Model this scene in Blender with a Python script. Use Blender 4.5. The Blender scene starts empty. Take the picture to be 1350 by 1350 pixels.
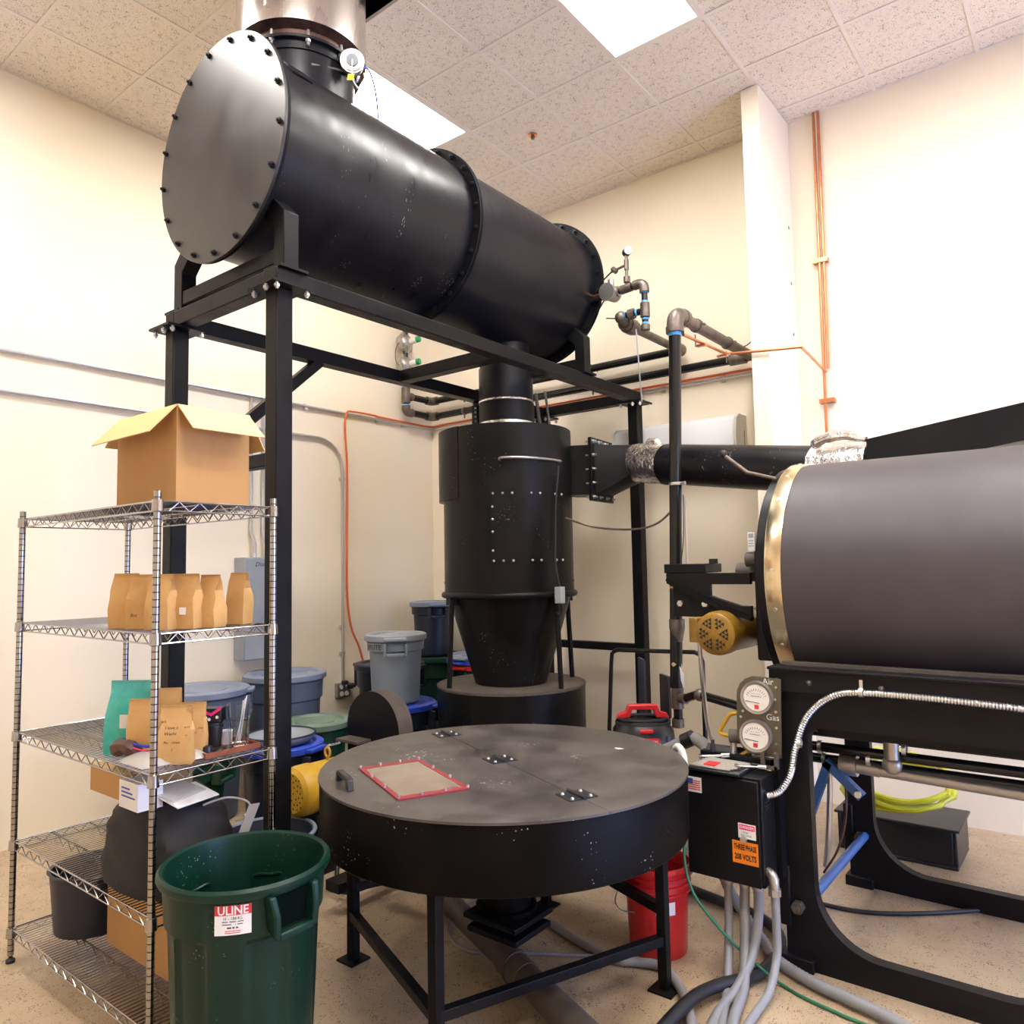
import bpy, math, random
from mathutils import Vector, Matrix
random.seed(7)
PI = math.pi
S = bpy.context.scene
COL = S.collection
# ------------------------------------------------------------------ camera
F_PX, YAW, PIT, ROL = 990.17, .668078, .071945, -.0185587
fw = Vector((-math.sin(YAW)*math.cos(PIT), math.cos(YAW)*math.cos(PIT), math.sin(PIT)))
rt = Vector((math.cos(YAW), math.sin(YAW), 0)); up = rt.cross(fw)
rt2 = math.cos(ROL)*rt + math.sin(ROL)*up; up2 = -math.sin(ROL)*rt + math.cos(ROL)*up
cam = bpy.data.cameras.new('camera'); cam.sensor_width = 36; cam.lens = F_PX/1350*36; cam.clip_start = .05
co = bpy.data.objects.new('camera', cam); COL.objects.link(co)
m = Matrix((rt2, up2, -fw)).transposed().to_4x4(); m.translation = (5.31, -5.44, 1.65)
co.matrix_world = m; S.camera = co
# ------------------------------------------------------------------ world, exposure
w = bpy.data.worlds.new('daylight'); S.world = w; w.use_nodes = True
w.node_tree.nodes['Background'].inputs[0].default_value = (.36, .50, 1, 1)
w.node_tree.nodes['Background'].inputs[1].default_value = 3.0
pt = bpy.data.lights.new('window_portal', 'AREA'); pt.shape = 'RECTANGLE'; pt.size = 3.0; pt.size_y = 2.5
pt.cycles.is_portal = True
po = bpy.data.objects.new('window_portal', pt); COL.objects.link(po)
po.location = (9.16, -2.3, 1.45); po.rotation_euler = (0, PI/2, 0)
vs = S.view_settings; vs.view_transform = 'Standard'; vs.look = 'None'; vs.gamma = 1; vs.exposure = 2.2
vs.use_curve_mapping = False
LAMP = 7.5
# ------------------------------------------------------------------ mesh builder
def basis(d):
    d = Vector(d).normalized()
    a = Vector((0, 0, 1)) if abs(d.z) < .95 else Vector((1, 0, 0))
    u = a.cross(d).normalized(); return u, d.cross(u), d
def cat(pts, k=6, closed=False):
    P = [Vector(p) for p in pts]; n = len(P); out = []
    for i in range(n if closed else n-1):
        if closed: a, b, c, d = P[i-1], P[i], P[(i+1) % n], P[(i+2) % n]
        else: a, b, c, d = P[max(i-1, 0)], P[i], P[i+1], P[min(i+2, n-1)]
        for j in range(k):
            t = j/k
            out.append(.5*((2*b)+(c-a)*t+(2*a-5*b+4*c-d)*t*t+(3*b-a-3*c+d)*t**3))
    if not closed: out.append(P[-1])
    return out
class MB:
    def __init__(s): s.v = []; s.f = []
    def add(s, v, f):
        o = len(s.v); s.v += [Vector(p) for p in v]; s.f += [tuple(i+o for i in q) for q in f]; return s
    def box(s, x0, x1, y0, y1, z0, z1):
        return s.add([(x, y, z) for z in (z0, z1) for y in (y0, y1) for x in (x0, x1)],
                     [(0, 2, 3, 1), (4, 5, 7, 6), (0, 1, 5, 4), (2, 6, 7, 3), (0, 4, 6, 2), (1, 3, 7, 5)])
    def cbox(s, c, sz): return s.box(c[0]-sz[0]/2, c[0]+sz[0]/2, c[1]-sz[1]/2, c[1]+sz[1]/2, c[2]-sz[2]/2, c[2]+sz[2]/2)
    def beam(s, p0, p1, w, h, upv=(0, 0, 1)):
        p0, p1 = Vector(p0), Vector(p1); d = (p1-p0).normalized(); u = Vector(upv)
        if abs(d.dot(u)) > .98: u = Vector((0, 1, 0))
        sd = d.cross(u).normalized(); u = sd.cross(d)
        return s.add([p+sd*a*w/2+u*b*h/2 for p in (p0, p1) for a, b in ((-1, -1), (1, -1), (1, 1), (-1, 1))],
                     [(0, 1, 2, 3), (7, 6, 5, 4), (0, 4, 5, 1), (1, 5, 6, 2), (2, 6, 7, 3), (3, 7, 4, 0)])
    def cyl(s, p0, p1, r0, r1=None, n=20, caps=True):
        r1 = r0 if r1 is None else r1
        p0, p1 = Vector(p0), Vector(p1); u, v, d = basis(p1-p0)
        V = [p+r*(u*math.cos(2*PI*i/n)+v*math.sin(2*PI*i/n)) for p, r in ((p0, r0), (p1, r1)) for i in range(n)]
        Fc = [(i, (i+1) % n, n+(i+1) % n, n+i) for i in range(n)]
        if caps: Fc += [tuple(range(n-1, -1, -1)), tuple(range(n, 2*n))]
        return s.add(V, Fc)
    def tube(s, pts, r, n=8, closed=False, caps=True):
        P = [Vector(p) for p in pts]; N = len(P); V = []
        u = None
        for i in range(N):
            t = (P[(i+1) % N]-P[i-1]) if closed else (P[min(i+1, N-1)]-P[max(i-1, 0)])
            t = t.normalized()
            if u is None: u = basis(t)[0]
            u = (u-t*u.dot(t)).normalized(); v = t.cross(u)
            rr = r[i] if isinstance(r, (list, tuple)) else r
            V += [P[i]+rr*(u*math.cos(2*PI*j/n)+v*math.sin(2*PI*j/n)) for j in range(n)]
        Fc = []
        for i in range(N if closed else N-1):
            a, b = i*n, ((i+1) % N)*n
            Fc += [(a+j, a+(j+1) % n, b+(j+1) % n, b+j) for j in range(n)]
        if caps and not closed: Fc += [tuple(range(n-1, -1, -1)), tuple(range((N-1)*n, N*n))]
        return s.add(V, Fc)
    def lathe(s, prof, c=(0, 0, 0), axis=(0, 0, 1), n=48, a0=0, a1=2*PI, closed=False):
        u, v, d = basis(axis); c = Vector(c); full = abs(a1-a0-2*PI) < 1e-6
        m = n if full else n+1; V = []
        for i in range(m):
            a = a0+(a1-a0)*i/n
            V += [c+r*(u*math.cos(a)+v*math.sin(a))+d*z for r, z in prof]
        k = len(prof); Fc = []
        for i in range(n):
            A, B = i*k, ((i+1) % m)*k
            for j in range(k if closed else k-1):
                j2 = (j+1) % k; Fc.append((A+j, B+j, B+j2, A+j2))
        return s.add(V, Fc)
    def ring(s, c, r0, r1, z0, z1, axis=(0, 0, 1), n=48, a0=0, a1=2*PI):
        return s.lathe([(r0, z0), (r1, z0), (r1, z1), (r0, z1)], c, axis, n, a0, a1, True)
    def sphere(s, c, r, n=12):
        k = n//2
        return s.lathe([(r*math.sin(PI*i/k)+1e-5, -r*math.cos(PI*i/k)) for i in range(k+1)], c, n=n)
    def prism(s, poly, vec):
        n = len(poly); P = [Vector(p) for p in poly]; vec = Vector(vec)
        return s.add(P+[p+vec for p in P], [tuple(range(n-1, -1, -1)), tuple(range(n, 2*n))]+[(i, (i+1) % n, n+(i+1) % n, n+i) for i in range(n)])
    def xf(s, M):
        s.v = [M @ p for p in s.v]; return s
def obj(name, mb, mat, parent=None, w=True, bevel=0, ang=38, base=None):
    """one mesh; with a parent the builder's world points become points of the parent's root frame"""
    root = parent
    while root is not None and root.parent: root = root.parent
    if root is not None: off = root.location.copy() if w else Vector((0, 0, 0))
    elif base is not None: off = Vector(base)
    else:
        xs = [p.x for p in mb.v]; ys = [p.y for p in mb.v]
        off = Vector(((min(xs)+max(xs))/2, (min(ys)+max(ys))/2, min(p.z for p in mb.v)))
    me = bpy.data.meshes.new(name); me.from_pydata([p-off for p in mb.v], [], mb.f); me.validate()
    import bmesh
    b = bmesh.new(); b.from_mesh(me); bmesh.ops.recalc_face_normals(b, faces=b.faces); b.to_mesh(me); b.free()
    me.materials.append(mat); me.shade_smooth(); me.set_sharp_from_angle(angle=math.radians(ang))
    o = bpy.data.objects.new(name, me); COL.objects.link(o)
    if parent is not None: o.parent = parent
    else: o.location = off
    if bevel:
        bv = o.modifiers.new('bevel', 'BEVEL'); bv.width = bevel; bv.segments = 2; bv.limit_method = 'ANGLE'
        bv.angle_limit = math.radians(40)
    return o
def share(o, name, loc=(0, 0, 0), rot=None, parent=None, scale=None):
    c = bpy.data.objects.new(name, o.data); COL.objects.link(c); c.parent = parent; c.location = loc
    if rot: c.rotation_euler = rot
    return c
def tag(o, label, cat_, group=None):
    o['label'] = label; o['category'] = cat_
    if group: o['group'] = group
    return o
def thing(name, label, cat_, loc=(0, 0, 0), rz=0, group=None):
    o = bpy.data.objects.new(name, None); o.empty_display_size = .1; COL.objects.link(o)
    o.location = loc; o.rotation_euler = (0, 0, rz)
    return tag(o, label, cat_, group)
def dup(o, loc, rz=0, label=None, parent=None):
    c = o.copy(); COL.objects.link(c); c.parent = parent
    if parent is None:
        c.location = loc; c.rotation_euler = (0, 0, rz)
        if label: c['label'] = label
    for ch in list(o.children): dup(ch, None, 0, None, c)
    return c
def structure(o): o['kind'] = 'structure'; return o
# ------------------------------------------------------------------ materials
def mat(name, col, rough=.5, metal=0, col2=None, scale=8, bump=0, bscale=60, specks=None, spscale=90, spamt=.25, clus=False,
        rvar=0, stretch=(1, 1, 1), emit=0, trans=0, alpha=1, spec=.5, contrast=(.35, .65), coat=0):
    m = bpy.data.materials.new(name); m.use_nodes = True; nt = m.node_tree; N = nt.nodes; L = nt.links
    b = N['Principled BSDF']
    b.inputs['Base Color'].default_value = (*col, 1); b.inputs['Roughness'].default_value = rough
    b.inputs['Metallic'].default_value = metal; b.inputs['Specular IOR Level'].default_value = spec
    if coat: b.inputs['Coat Weight'].default_value = coat
    if trans: b.inputs['Transmission Weight'].default_value = trans; b.inputs['IOR'].default_value = 1.3
    if alpha < 1: b.inputs['Alpha'].default_value = alpha
    if emit: b.inputs['Emission Color'].default_value = (*col, 1); b.inputs['Emission Strength'].default_value = emit
    tc = N.new('ShaderNodeTexCoord'); mp = N.new('ShaderNodeMapping'); L.new(tc.outputs['Object'], mp.inputs['Vector'])
    mp.inputs['Scale'].default_value = stretch
    vec = mp.outputs['Vector']; last = None
    if col2 is not None or rvar:
        nz = N.new('ShaderNodeTexNoise'); nz.inputs['Scale'].default_value = scale; nz.inputs['Detail'].default_value = 6
        nz.inputs['Roughness'].default_value = .6
        L.new(vec, nz.inputs['Vector'])
        rp = N.new('ShaderNodeMapRange'); rp.inputs[1].default_value = contrast[0]; rp.inputs[2].default_value = contrast[1]
        L.new(nz.outputs['Fac'], rp.inputs[0])
        if col2 is not None:
            mx = N.new('ShaderNodeMix'); mx.data_type = 'RGBA'; mx.inputs[6].default_value = (*col, 1); mx.inputs[7].default_value = (*col2, 1)
            L.new(rp.outputs[0], mx.inputs[0]); last = mx.outputs[2]
        if rvar:
            r2 = N.new('ShaderNodeMapRange'); r2.inputs[3].default_value = max(rough-rvar, .03); r2.inputs[4].default_value = min(rough+rvar, 1)
            L.new(rp.outputs[0], r2.inputs[0]); L.new(r2.outputs[0], b.inputs['Roughness'])
    if specks is not None:
        vo = N.new('ShaderNodeTexVoronoi'); vo.inputs['Scale'].default_value = spscale; L.new(vec, vo.inputs['Vector'])
        n2 = N.new('ShaderNodeTexNoise'); n2.inputs['Scale'].default_value = spscale*.17; L.new(vec, n2.inputs['Vector'])
        ma = N.new('ShaderNodeMath'); ma.operation = 'MULTIPLY'; L.new(n2.outputs['Fac'], ma.inputs[0]); ma.inputs[1].default_value = spamt
        lt = N.new('ShaderNodeMath'); lt.operation = 'LESS_THAN'; L.new(vo.outputs['Distance'], lt.inputs[0])
        sb = N.new('ShaderNodeMath'); sb.operation = 'POWER'; L.new(ma.outputs[0], sb.inputs[0]); sb.inputs[1].default_value = 1.5
        if clus:
            rp2 = N.new('ShaderNodeMapRange'); rp2.inputs[1].default_value = .52; rp2.inputs[2].default_value = .72; rp2.inputs[4].default_value = spamt
            n2.inputs['Scale'].default_value = spscale*.09; L.new(n2.outputs['Fac'], rp2.inputs[0]); L.new(rp2.outputs[0], lt.inputs[1])
        else: L.new(sb.outputs[0], lt.inputs[1])
        m2 = N.new('ShaderNodeMix'); m2.data_type = 'RGBA'; m2.inputs[7].default_value = (*specks, 1)
        if last: L.new(last, m2.inputs[6])
        else: m2.inputs[6].default_value = (*col, 1)
        L.new(lt.outputs[0], m2.inputs[0]); last = m2.outputs[2]
    if last: L.new(last, b.inputs['Base Color'])
    if bump:
        n3 = N.new('ShaderNodeTexNoise'); n3.inputs['Scale'].default_value = bscale; n3.inputs['Detail'].default_value = 4
        L.new(vec, n3.inputs['Vector'])
        bp = N.new('ShaderNodeBump'); bp.inputs['Strength'].default_value = bump; bp.inputs['Distance'].default_value = .01
        L.new(n3.outputs['Fac'], bp.inputs['Height']); L.new(bp.outputs[0], b.inputs['Normal'])
    return m
M = {}
M['wall'] = mat('cream_wall_paint', (.88, .785, .635), .75, col2=(.865, .765, .61), scale=1.5, bump=.05, bscale=30)
M['floor'] = mat('sealed_concrete', (.54, .41, .27), .35, col2=(.41, .30, .19), scale=3.5, specks=(.10, .07, .045), spscale=105, spamt=.72, rvar=.12, contrast=(.3, .7))
M['tile'] = mat('ceiling_tile_mineral', (.82, .73, .63), .9, col2=(.785, .695, .60), scale=2, specks=(.22, .185, .16), spscale=130, spamt=.78, bump=.15, bscale=120)
M['grid'] = mat('ceiling_grid_paint', (.77, .69, .61), .5)
M['plenum'] = mat('dark_plenum', (.03, .03, .035), .9)
M['diff'] = mat('lit_diffuser', (1, .96, .90), .5, emit=LAMP)
M['black'] = mat('black_metal_paint', (.0055, .0055, .0075), .40, rvar=.08, scale=5, col2=(.0085, .008, .0095), bump=.04, bscale=14, spec=.2)
M['tank'] = mat('black_tank_paint', (.005, .0055, .0105), .36, rvar=.06, scale=6, stretch=(1, 3, 1), col2=(.0085, .008, .0105), bump=.03, bscale=10, spec=.28)
M['tank_scr'] = mat('black_scratched_paint', (.0055, .0055, .0085), .34, rvar=.07, scale=4, col2=(.0085, .008, .0105), specks=(.20, .19, .185), spscale=52, spamt=.24, clus=True, stretch=(1, 2.2, .35), bump=.03, bscale=10, spec=.28)
M['plate'] = mat('end_plate_paint', (.018, .0165, .017), .36, rvar=.05, scale=5, col2=(.026, .024, .024), bump=.03)
M['frame'] = mat('black_steel_tube_paint', (.006, .0057, .007), .40, rvar=.08, scale=9, col2=(.010, .0095, .0105), bump=.04, bscale=25, spec=.14)
M['flange'] = mat('matt_black_flange_paint', (.006, .006, .008), .62, spec=.12)
M['cyc'] = mat('black_cyclone_paint', (.0055, .0052, .006), .36, rvar=.08, scale=4, col2=(.009, .0085, .009), bump=.10, bscale=4.5, specks=(.2, .19, .18), spscale=50, spamt=.22, clus=True, spec=.16)
M['tabletop'] = mat('worn_dark_sheet_steel', (.050, .043, .040), .42, rvar=.12, scale=4.5, col2=(.095, .082, .075), specks=(.42, .39, .36), spscale=42, spamt=.27, clus=True, bump=.03)
M['tableside'] = mat('chipped_black_paint', (.0022, .0018, .0018), .42, rvar=.08, scale=5, col2=(.004, .0033, .0031), specks=(.30, .27, .24), spscale=62, spamt=.22, clus=True, spec=.08)
M['dusty'] = mat('dusty_brown_black_paint', (.060, .049, .041), .6, col2=(.10, .081, .066), scale=6)
M['chrome'] = mat('chrome', (.42, .41, .41), .16, 1, rvar=.05, scale=20)
M['zinc'] = mat('zinc_plated', (.72, .72, .71), .32, 1)
M['stainless'] = mat('streaked_stainless', (.80, .77, .74), .24, 1, col2=(.62, .56, .52), scale=5, stretch=(1, 1, .25), rvar=.1, bump=.04, bscale=6)
M['rust'] = mat('heat_tinted_steel', (.17, .095, .075), .45, .7, col2=(.07, .04, .035), scale=9)
M['foil'] = mat('aluminium_foil_tape', (.86, .86, .86), .19, 1, bump=.8, bscale=42)
M['brass'] = mat('polished_brass', (.90, .77, .50), .22, 1, col2=(.86, .74, .50), scale=3, rvar=.04)
M['drum'] = mat('roaster_drum_enamel', (.046, .040, .047), .5, col2=(.060, .053, .062), scale=3, bump=.02)
M['grey_enamel'] = mat('grey_enamel', (.33, .36, .40), .4, col2=(.29, .32, .36), scale=4)
M['white'] = mat('white_plastic', (.82, .83, .86), .4)
M['offwhite'] = mat('offwhite_plastic', (.72, .70, .64), .5)
M['copper'] = mat('copper', (.72, .30, .14), .3, 1, col2=(.55, .22, .10), scale=9)
M['pipe'] = mat('black_iron_pipe', (.010, .0095, .010), .25, spec=.4)
M['malleable'] = mat('malleable_iron_fitting', (.20, .165, .14), .42, .7, col2=(.13, .105, .09), scale=20)
M['tape'] = mat('blue_thread_tape', (.10, .38, .75), .4)
M['alloy'] = mat('cast_alloy', (.42, .395, .365), .35, .8, bump=.15, bscale=60)
M['green_cap'] = mat('green_cap', (.02, .30, .10), .4)
M['conduit'] = mat('galvanised_conduit', (.60, .58, .57), .35, .8)
M['orange'] = mat('orange_cord', (.70, .13, .04), .45)
M['red'] = mat('red_plastic', (.62, .02, .025), .35)
M['bucket'] = mat('red_bucket_plastic', (.60, .022, .022), .32, col2=(.52, .02, .02), scale=3)
M['yellow'] = mat('yellow_motor_paint', (.58, .34, .02), .38, col2=(.48, .27, .015), scale=6)
M['ochre'] = mat('worn_ochre_motor_paint', (.42, .235, .025), .38, col2=(.19, .10, .012), scale=5)
M['rubber'] = mat('black_rubber', (.012, .012, .014), .5)
M['plastic_b'] = mat('black_plastic', (.015, .015, .017), .35)
M['green'] = mat('dark_green_plastic', (.0026, .022, .0145), .36, col2=(.0034, .028, .018), scale=5, specks=(.10, .18, .15), spscale=70, spamt=.25, clus=True, rvar=.06, spec=.25)
M['dgreen'] = mat('deep_green_plastic', (.006, .040, .026), .42)  # plain dark green of the cans further back and the liner bag
M['green_lid'] = mat('dusty_green_lid', (.15, .21, .16), .5, col2=(.11, .17, .125), scale=7)
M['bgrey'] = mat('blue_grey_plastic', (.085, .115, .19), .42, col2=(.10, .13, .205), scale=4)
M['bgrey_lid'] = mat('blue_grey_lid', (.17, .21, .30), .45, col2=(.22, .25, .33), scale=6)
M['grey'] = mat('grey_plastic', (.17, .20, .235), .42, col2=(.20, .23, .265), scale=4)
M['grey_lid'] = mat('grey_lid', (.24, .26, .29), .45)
M['navy'] = mat('navy_black_plastic', (.012, .016, .035), .40)
M['blue'] = mat('blue_plastic', (.02, .06, .45), .36)
M['blue_steel'] = mat('blue_paint', (.045, .13, .36), .35)
M['card'] = mat('corrugated_cardboard', (.46, .25, .09), .8, col2=(.50, .28, .105), scale=3, stretch=(1, 1, .05), bump=.08, bscale=90)
M['card_in'] = mat('cardboard_flap', (.68, .46, .21), .8, col2=(.70, .48, .23), scale=3)
M['kraft'] = mat('kraft_paper', (.54, .30, .10), .6, col2=(.62, .37, .14), scale=8, bump=.35, bscale=22)
M['paper'] = mat('white_paper', (.80, .79, .77), .7)
M['cream_beans'] = mat('pale_raw_beans', (.62, .52, .38), .6, col2=(.40, .32, .22), scale=70, bump=.8, bscale=90)
M['film'] = mat('clear_plastic_film', (.75, .75, .75), .22, alpha=.45)
M['teal'] = mat('teal_bag_film', (.03, .42, .36), .35, col2=(.10, .52, .45), scale=9, bump=.4, bscale=18)
M['wood'] = mat('orange_brown_wood', (.27, .065, .018), .55, col2=(.22, .05, .013), scale=8, stretch=(.2, 3, 1))
M['glass'] = mat('clear_glass', (.95, .97, .96), .03, trans=1.0)
M['pink'] = mat('hot_pink', (.85, .03, .22), .4)
M['ink'] = mat('black_ink', (.01, .01, .01), .6)
M['void'] = mat('painted_recess_shade', (.003, .006, .005), .95, spec=.02)  # near-black colour that paints the shade of a recess
M['ink_red'] = mat('red_ink', (.65, .03, .03), .6)
M['ink_blue'] = mat('blue_ink', (.05, .09, .40), .6)
M['label_or'] = mat('orange_label', (.90, .24, .01), .45)
M['ivory'] = mat('gauge_face', (.82, .79, .76), .35)
M['olive'] = mat('olive_engraved_plate', (.16, .145, .105), .38, .6, col2=(.13, .115, .08), scale=10)
M['gasket'] = mat('red_gasket', (.25, .030, .034), .6)
M['pane'] = mat('tan_sight_pane', (.25, .20, .16), .14, col2=(.20, .155, .12), scale=5)
M['hose'] = mat('grey_liquidtight_conduit', (.26, .26, .275), .4)
M['hose2'] = mat('dull_grey_hose', (.27, .26, .25), .55)
M['armor'] = mat('armoured_conduit', (.62, .62, .60), .28, .9)
M['greenwire'] = mat('green_wire', (.02, .16, .08), .4)
M['limehose'] = mat('yellow_hose', (.62, .62, .03), .4)
M['brownbag'] = mat('black_canvas', (.005, .005, .007), .7, bump=.3, bscale=12)
M['strap'] = mat('grey_webbing', (.30, .28, .28), .8)
# ------------------------------------------------------------------ lettering
DG = None
def tmesh(s, size, shear=0, align='CENTER', bold=0):
    c = bpy.data.curves.new('t', 'FONT'); c.body = s; c.size = size; c.shear = shear; c.align_x = align; c.align_y = 'CENTER'
    c.resolution_u = 2; c.offset = bold*size
    o = bpy.data.objects.new('t', c); COL.objects.link(o)
    dg = bpy.context.evaluated_depsgraph_get(); me = bpy.data.meshes.new_from_object(o.evaluated_get(dg))
    r = MB().add([v.co.copy() for v in me.vertices], [tuple(p.vertices) for p in me.polygons])
    bpy.data.objects.remove(o); bpy.data.curves.remove(c); bpy.data.meshes.remove(me); return r
def lettering(s, size, c, xd, yd, parent, material='ink', shear=0, align='CENTER', w=True, name='lettering', fn=None, sx=1, bold=0):
    t = tmesh(s, size, shear, align, bold)
    if fn is None:
        xd, yd, c = Vector(xd).normalized(), Vector(yd).normalized(), Vector(c)
        fn = lambda p: c+xd*p.x*sx+yd*p.y
    t.v = [fn(p) for p in t.v]
    return obj(name, t, M[material], parent, w)
# ================================================================== the room
GX = [0]+[.60+.608*k for k in range(15)]; GY = [0]+[-.204-.608*k for k in range(15)]
XE, YE, ZC, ZR = GX[-1], GY[-1], 4.85, 5.6
structure(obj('floor', MB().box(-.15, XE+.15, YE-.15, .15, -.1, 0), M['floor'], base=(0, 0, 0)))
structure(obj('wall_left', MB().box(-.15, 0, YE-.15, .15, 0, ZR), M['wall'], base=(0, 0, 0)))
wr = structure(obj('wall_right', MB().box(0, XE, 0, .15, 0, ZR), M['wall'], base=(0, 0, 0)))
obj('pilaster', MB().box(3.54, 3.66, -.605, 0, 0, ZC-.005), M['wall'], wr, bevel=.003)
for x, z in ((3.66, 3.62), (3.66, 4.03), (3.661, 3.25)):
    obj('bolt_hole', MB().cyl((x-.01, -.09, z), (x+.002, -.09, z), .012, n=10), M['malleable'], wr)
structure(obj('wall_rear', MB().box(0, XE, YE-.15, YE, 0, ZR), M['wall'], base=(0, 0, 0)))
wf = MB().box(XE, XE+.15, YE, -3.8, 0, ZR).box(XE, XE+.15, -.8, 0, 0, ZR).box(XE, XE+.15, -3.8, -.8, 0, .2).box(XE, XE+.15, -3.8, -.8, 2.7, ZR)
structure(obj('wall_far', wf, M['wall'], base=(0, 0, 0)))
wn = structure(obj('window_1', MB().box(XE+.02, XE+.08, -3.8, -3.74, .2, 2.7).box(XE+.02, XE+.08, -.86, -.8, .2, 2.7).box(XE+.02, XE+.08, -3.74, -.86, .2, .26).box(XE+.02, XE+.08, -3.74, -.86, 2.64, 2.7).box(XE+.02, XE+.08, -2.33, -2.27, .26, 2.64), M['white']))
ceil = structure(obj('ceiling', MB().box(0, XE, YE, 0, ZR, ZR+.1), M['plenum'], base=(0, 0, ZC)))
LX = (2, 5, 8, 11); LY = (3, 7)
lit = {(i, j+d) for i in LX for j in LY for d in (0, 1)}
hole = {(3, 5), (3, 6)}
for k, x in enumerate(GX[1:-1]):
    obj('grid_bar', MB().box(x-.012, x+.012, YE, 0, ZC-.004, ZC+.02), M['grid'], ceil)
for k, y in enumerate(GY[1:-1]):
    run = []
    for i in range(len(GX)-1):
        if ((i, k) in lit and (i, k+1) in lit) or ((i, k) in hole and (i, k+1) in hole): run.append(None)
        else: run.append(i)
    i = 0
    while i < len(run):
        if run[i] is None: i += 1; continue
        j = i
        while j+1 < len(run) and run[j+1] is not None: j += 1
        obj('grid_bar', MB().box(GX[i], GX[j+1], y-.012, y+.012, ZC-.0045, ZC+.0195), M['grid'], ceil); i = j+1
edge = MB().box(0, .02, YE, 0, ZC-.004, ZC+.02).box(0, XE, -.02, 0, ZC-.0045, ZC+.02)
obj('wall_angle', edge, M['grid'], ceil)
proto = {}
for i in range(len(GX)-1):
    for j in range(len(GY)-1):
        if (i, j) in lit or (i, j) in hole: continue
        x0, x1, y1, y0 = GX[i]+.011, GX[i+1]-.011, GY[j]-.011, GY[j+1]+.011
        key = (round(x1-x0, 3), round(y1-y0, 3))
        if key not in proto:
            a, b = key[0]/2, key[1]/2
            proto[key] = obj('ceiling_tile', MB().box(-a, a, -b, b, 0, .016), M['tile'], ceil, w=False); t = proto[key]
        else: t = share(proto[key], 'ceiling_tile', parent=ceil)
        t.location = ((x0+x1)/2, (y0+y1)/2, .002+random.uniform(0, .002))
for i in LX:
    for j in LY:
        x0, x1, y1, y0 = GX[i]+.012, GX[i+1]-.012, GY[j]-.012, GY[j+2]+.012
        inview = j == 3 and i in (2, 5)
        lb = {2: 'lit rectangular ceiling light panel partly hidden behind the big black tank', 5: 'lit rectangular ceiling light panel in open ceiling clear of the black tank'}.get(i if inview else -1, 'lit rectangular ceiling light panel further along the tiled ceiling')
        t = thing('ceiling_light', lb, 'light', ((x0+x1)/2, (y0+y1)/2, ZC-.006), group='ceiling light panels')
        f = MB().box(x0, x0+.018, y0, y1, ZC-.006, ZC+.05).box(x1-.018, x1, y0, y1, ZC-.006, ZC+.05).box(x0+.018, x1-.018, y0, y0+.018, ZC-.006, ZC+.05).box(x0+.018, x1-.018, y1-.018, y1, ZC-.006, ZC+.05)
        obj('frame', f, M['grid'], t); obj('housing', MB().box(x0, x1, y0, y1, ZC+.051, ZC+.09), M['grid'], t); obj('diffuser', MB().box(x0+.018, x1-.018, y0+.018, y1-.018, ZC, ZC+.01), M['diff'], t)
sp = thing('ceiling_sprinkler', 'small recessed brass sprinkler in a ceiling tile', 'sprinkler', (2.14, -1.09, ZC-.03))
obj('escutcheon', MB().cyl((2.14, -1.09, ZC-.006), (2.14, -1.09, ZC+.002), .035, n=20), M['copper'], sp)
obj('sprinkler_head', MB().cyl((2.14, -1.09, ZC-.03), (2.14, -1.09, ZC-.006), .014, n=12), M['malleable'], sp)
# ================================================================== steel frame carrying the tank
FX0, FX1, FY0, FY1, T = 1.553, 2.53, -3.55, -.25, .085
ZT, ZB = 2.985, 2.905
fr = thing('tank_stand', 'tall black welded steel tube stand carrying the horizontal tank', 'stand', (2.04, -1.9, 0))
nut = obj('bolt', MB().cyl((0, 0, -.012), (0, 0, .03), .007, n=6).cyl((0, 0, -.004), (0, 0, .008), .013, n=6), M['zinc'], fr, w=False)
nutused = [False]
def fbolt(x, y, z, parent=fr):
    base = Vector((2.04, -1.9, 0))
    if not nutused[0]: nut.location = Vector((x, y, z))-base; nutused[0] = True; return nut
    return share(nut, 'bolt', Vector((x, y, z))-base, parent=parent)
for x in (FX0, FX1-T):
    for y in (FY0, FY1-T):
        p = obj('post', MB().box(x, x+T, y, y+T, .012, ZB-.012), M['frame'], fr, bevel=.006)
        obj('base_plate', MB().cbox((x+T/2, y+T/2, .006), (.2, .2, .012)), M['frame'], p)
        obj('cap_plate', MB().cbox((x+T/2, y+T/2, ZB-.006), (.20, .20, .012)), M['frame'], p)
        for a, b in ((-.085, -.07), (.085, -.07), (-.085, .085), (.085, .085), (.03, -.088)): fbolt(x+T/2+a, y+T/2+b, ZB-.03)
for x in (FX0, FX1-T): obj('long_rail', MB().box(x, x+T, FY0, FY1, ZB, ZT), M['frame'], fr, bevel=.005)
for y in (FY0+.0005, -1.98, FY1-T): obj('cross_beam', MB().box(FX0+T, FX1-T, y, y+T, ZB, ZT-.001), M['frame'], fr, bevel=.005)
obj('cross_beam', MB().box(FX0+T, FX1-T, FY0+.02, FY0+.08, 2.11, 2.17), M['frame'], fr, bevel=.004)
obj('cross_beam', MB().box(FX0+T, FX1-T, FY1-.075, FY1-.015, .98, 1.04), M['frame'], fr, bevel=.004)
for s_, y0, y1 in ((0, FY0+T, -2.62), (0, FY1-T, -1.15)):
    obj('knee_brace', MB().beam((FX0+.05, y0-.01*(1 if y1 > y0 else -1), 2.15), (FX0+.05, y1, ZB+.01), .06, .06, (1, 0, 0)), M['frame'], fr, bevel=.004)
TC = Vector((2.09, 0, 3.665)); TR = .487
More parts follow.
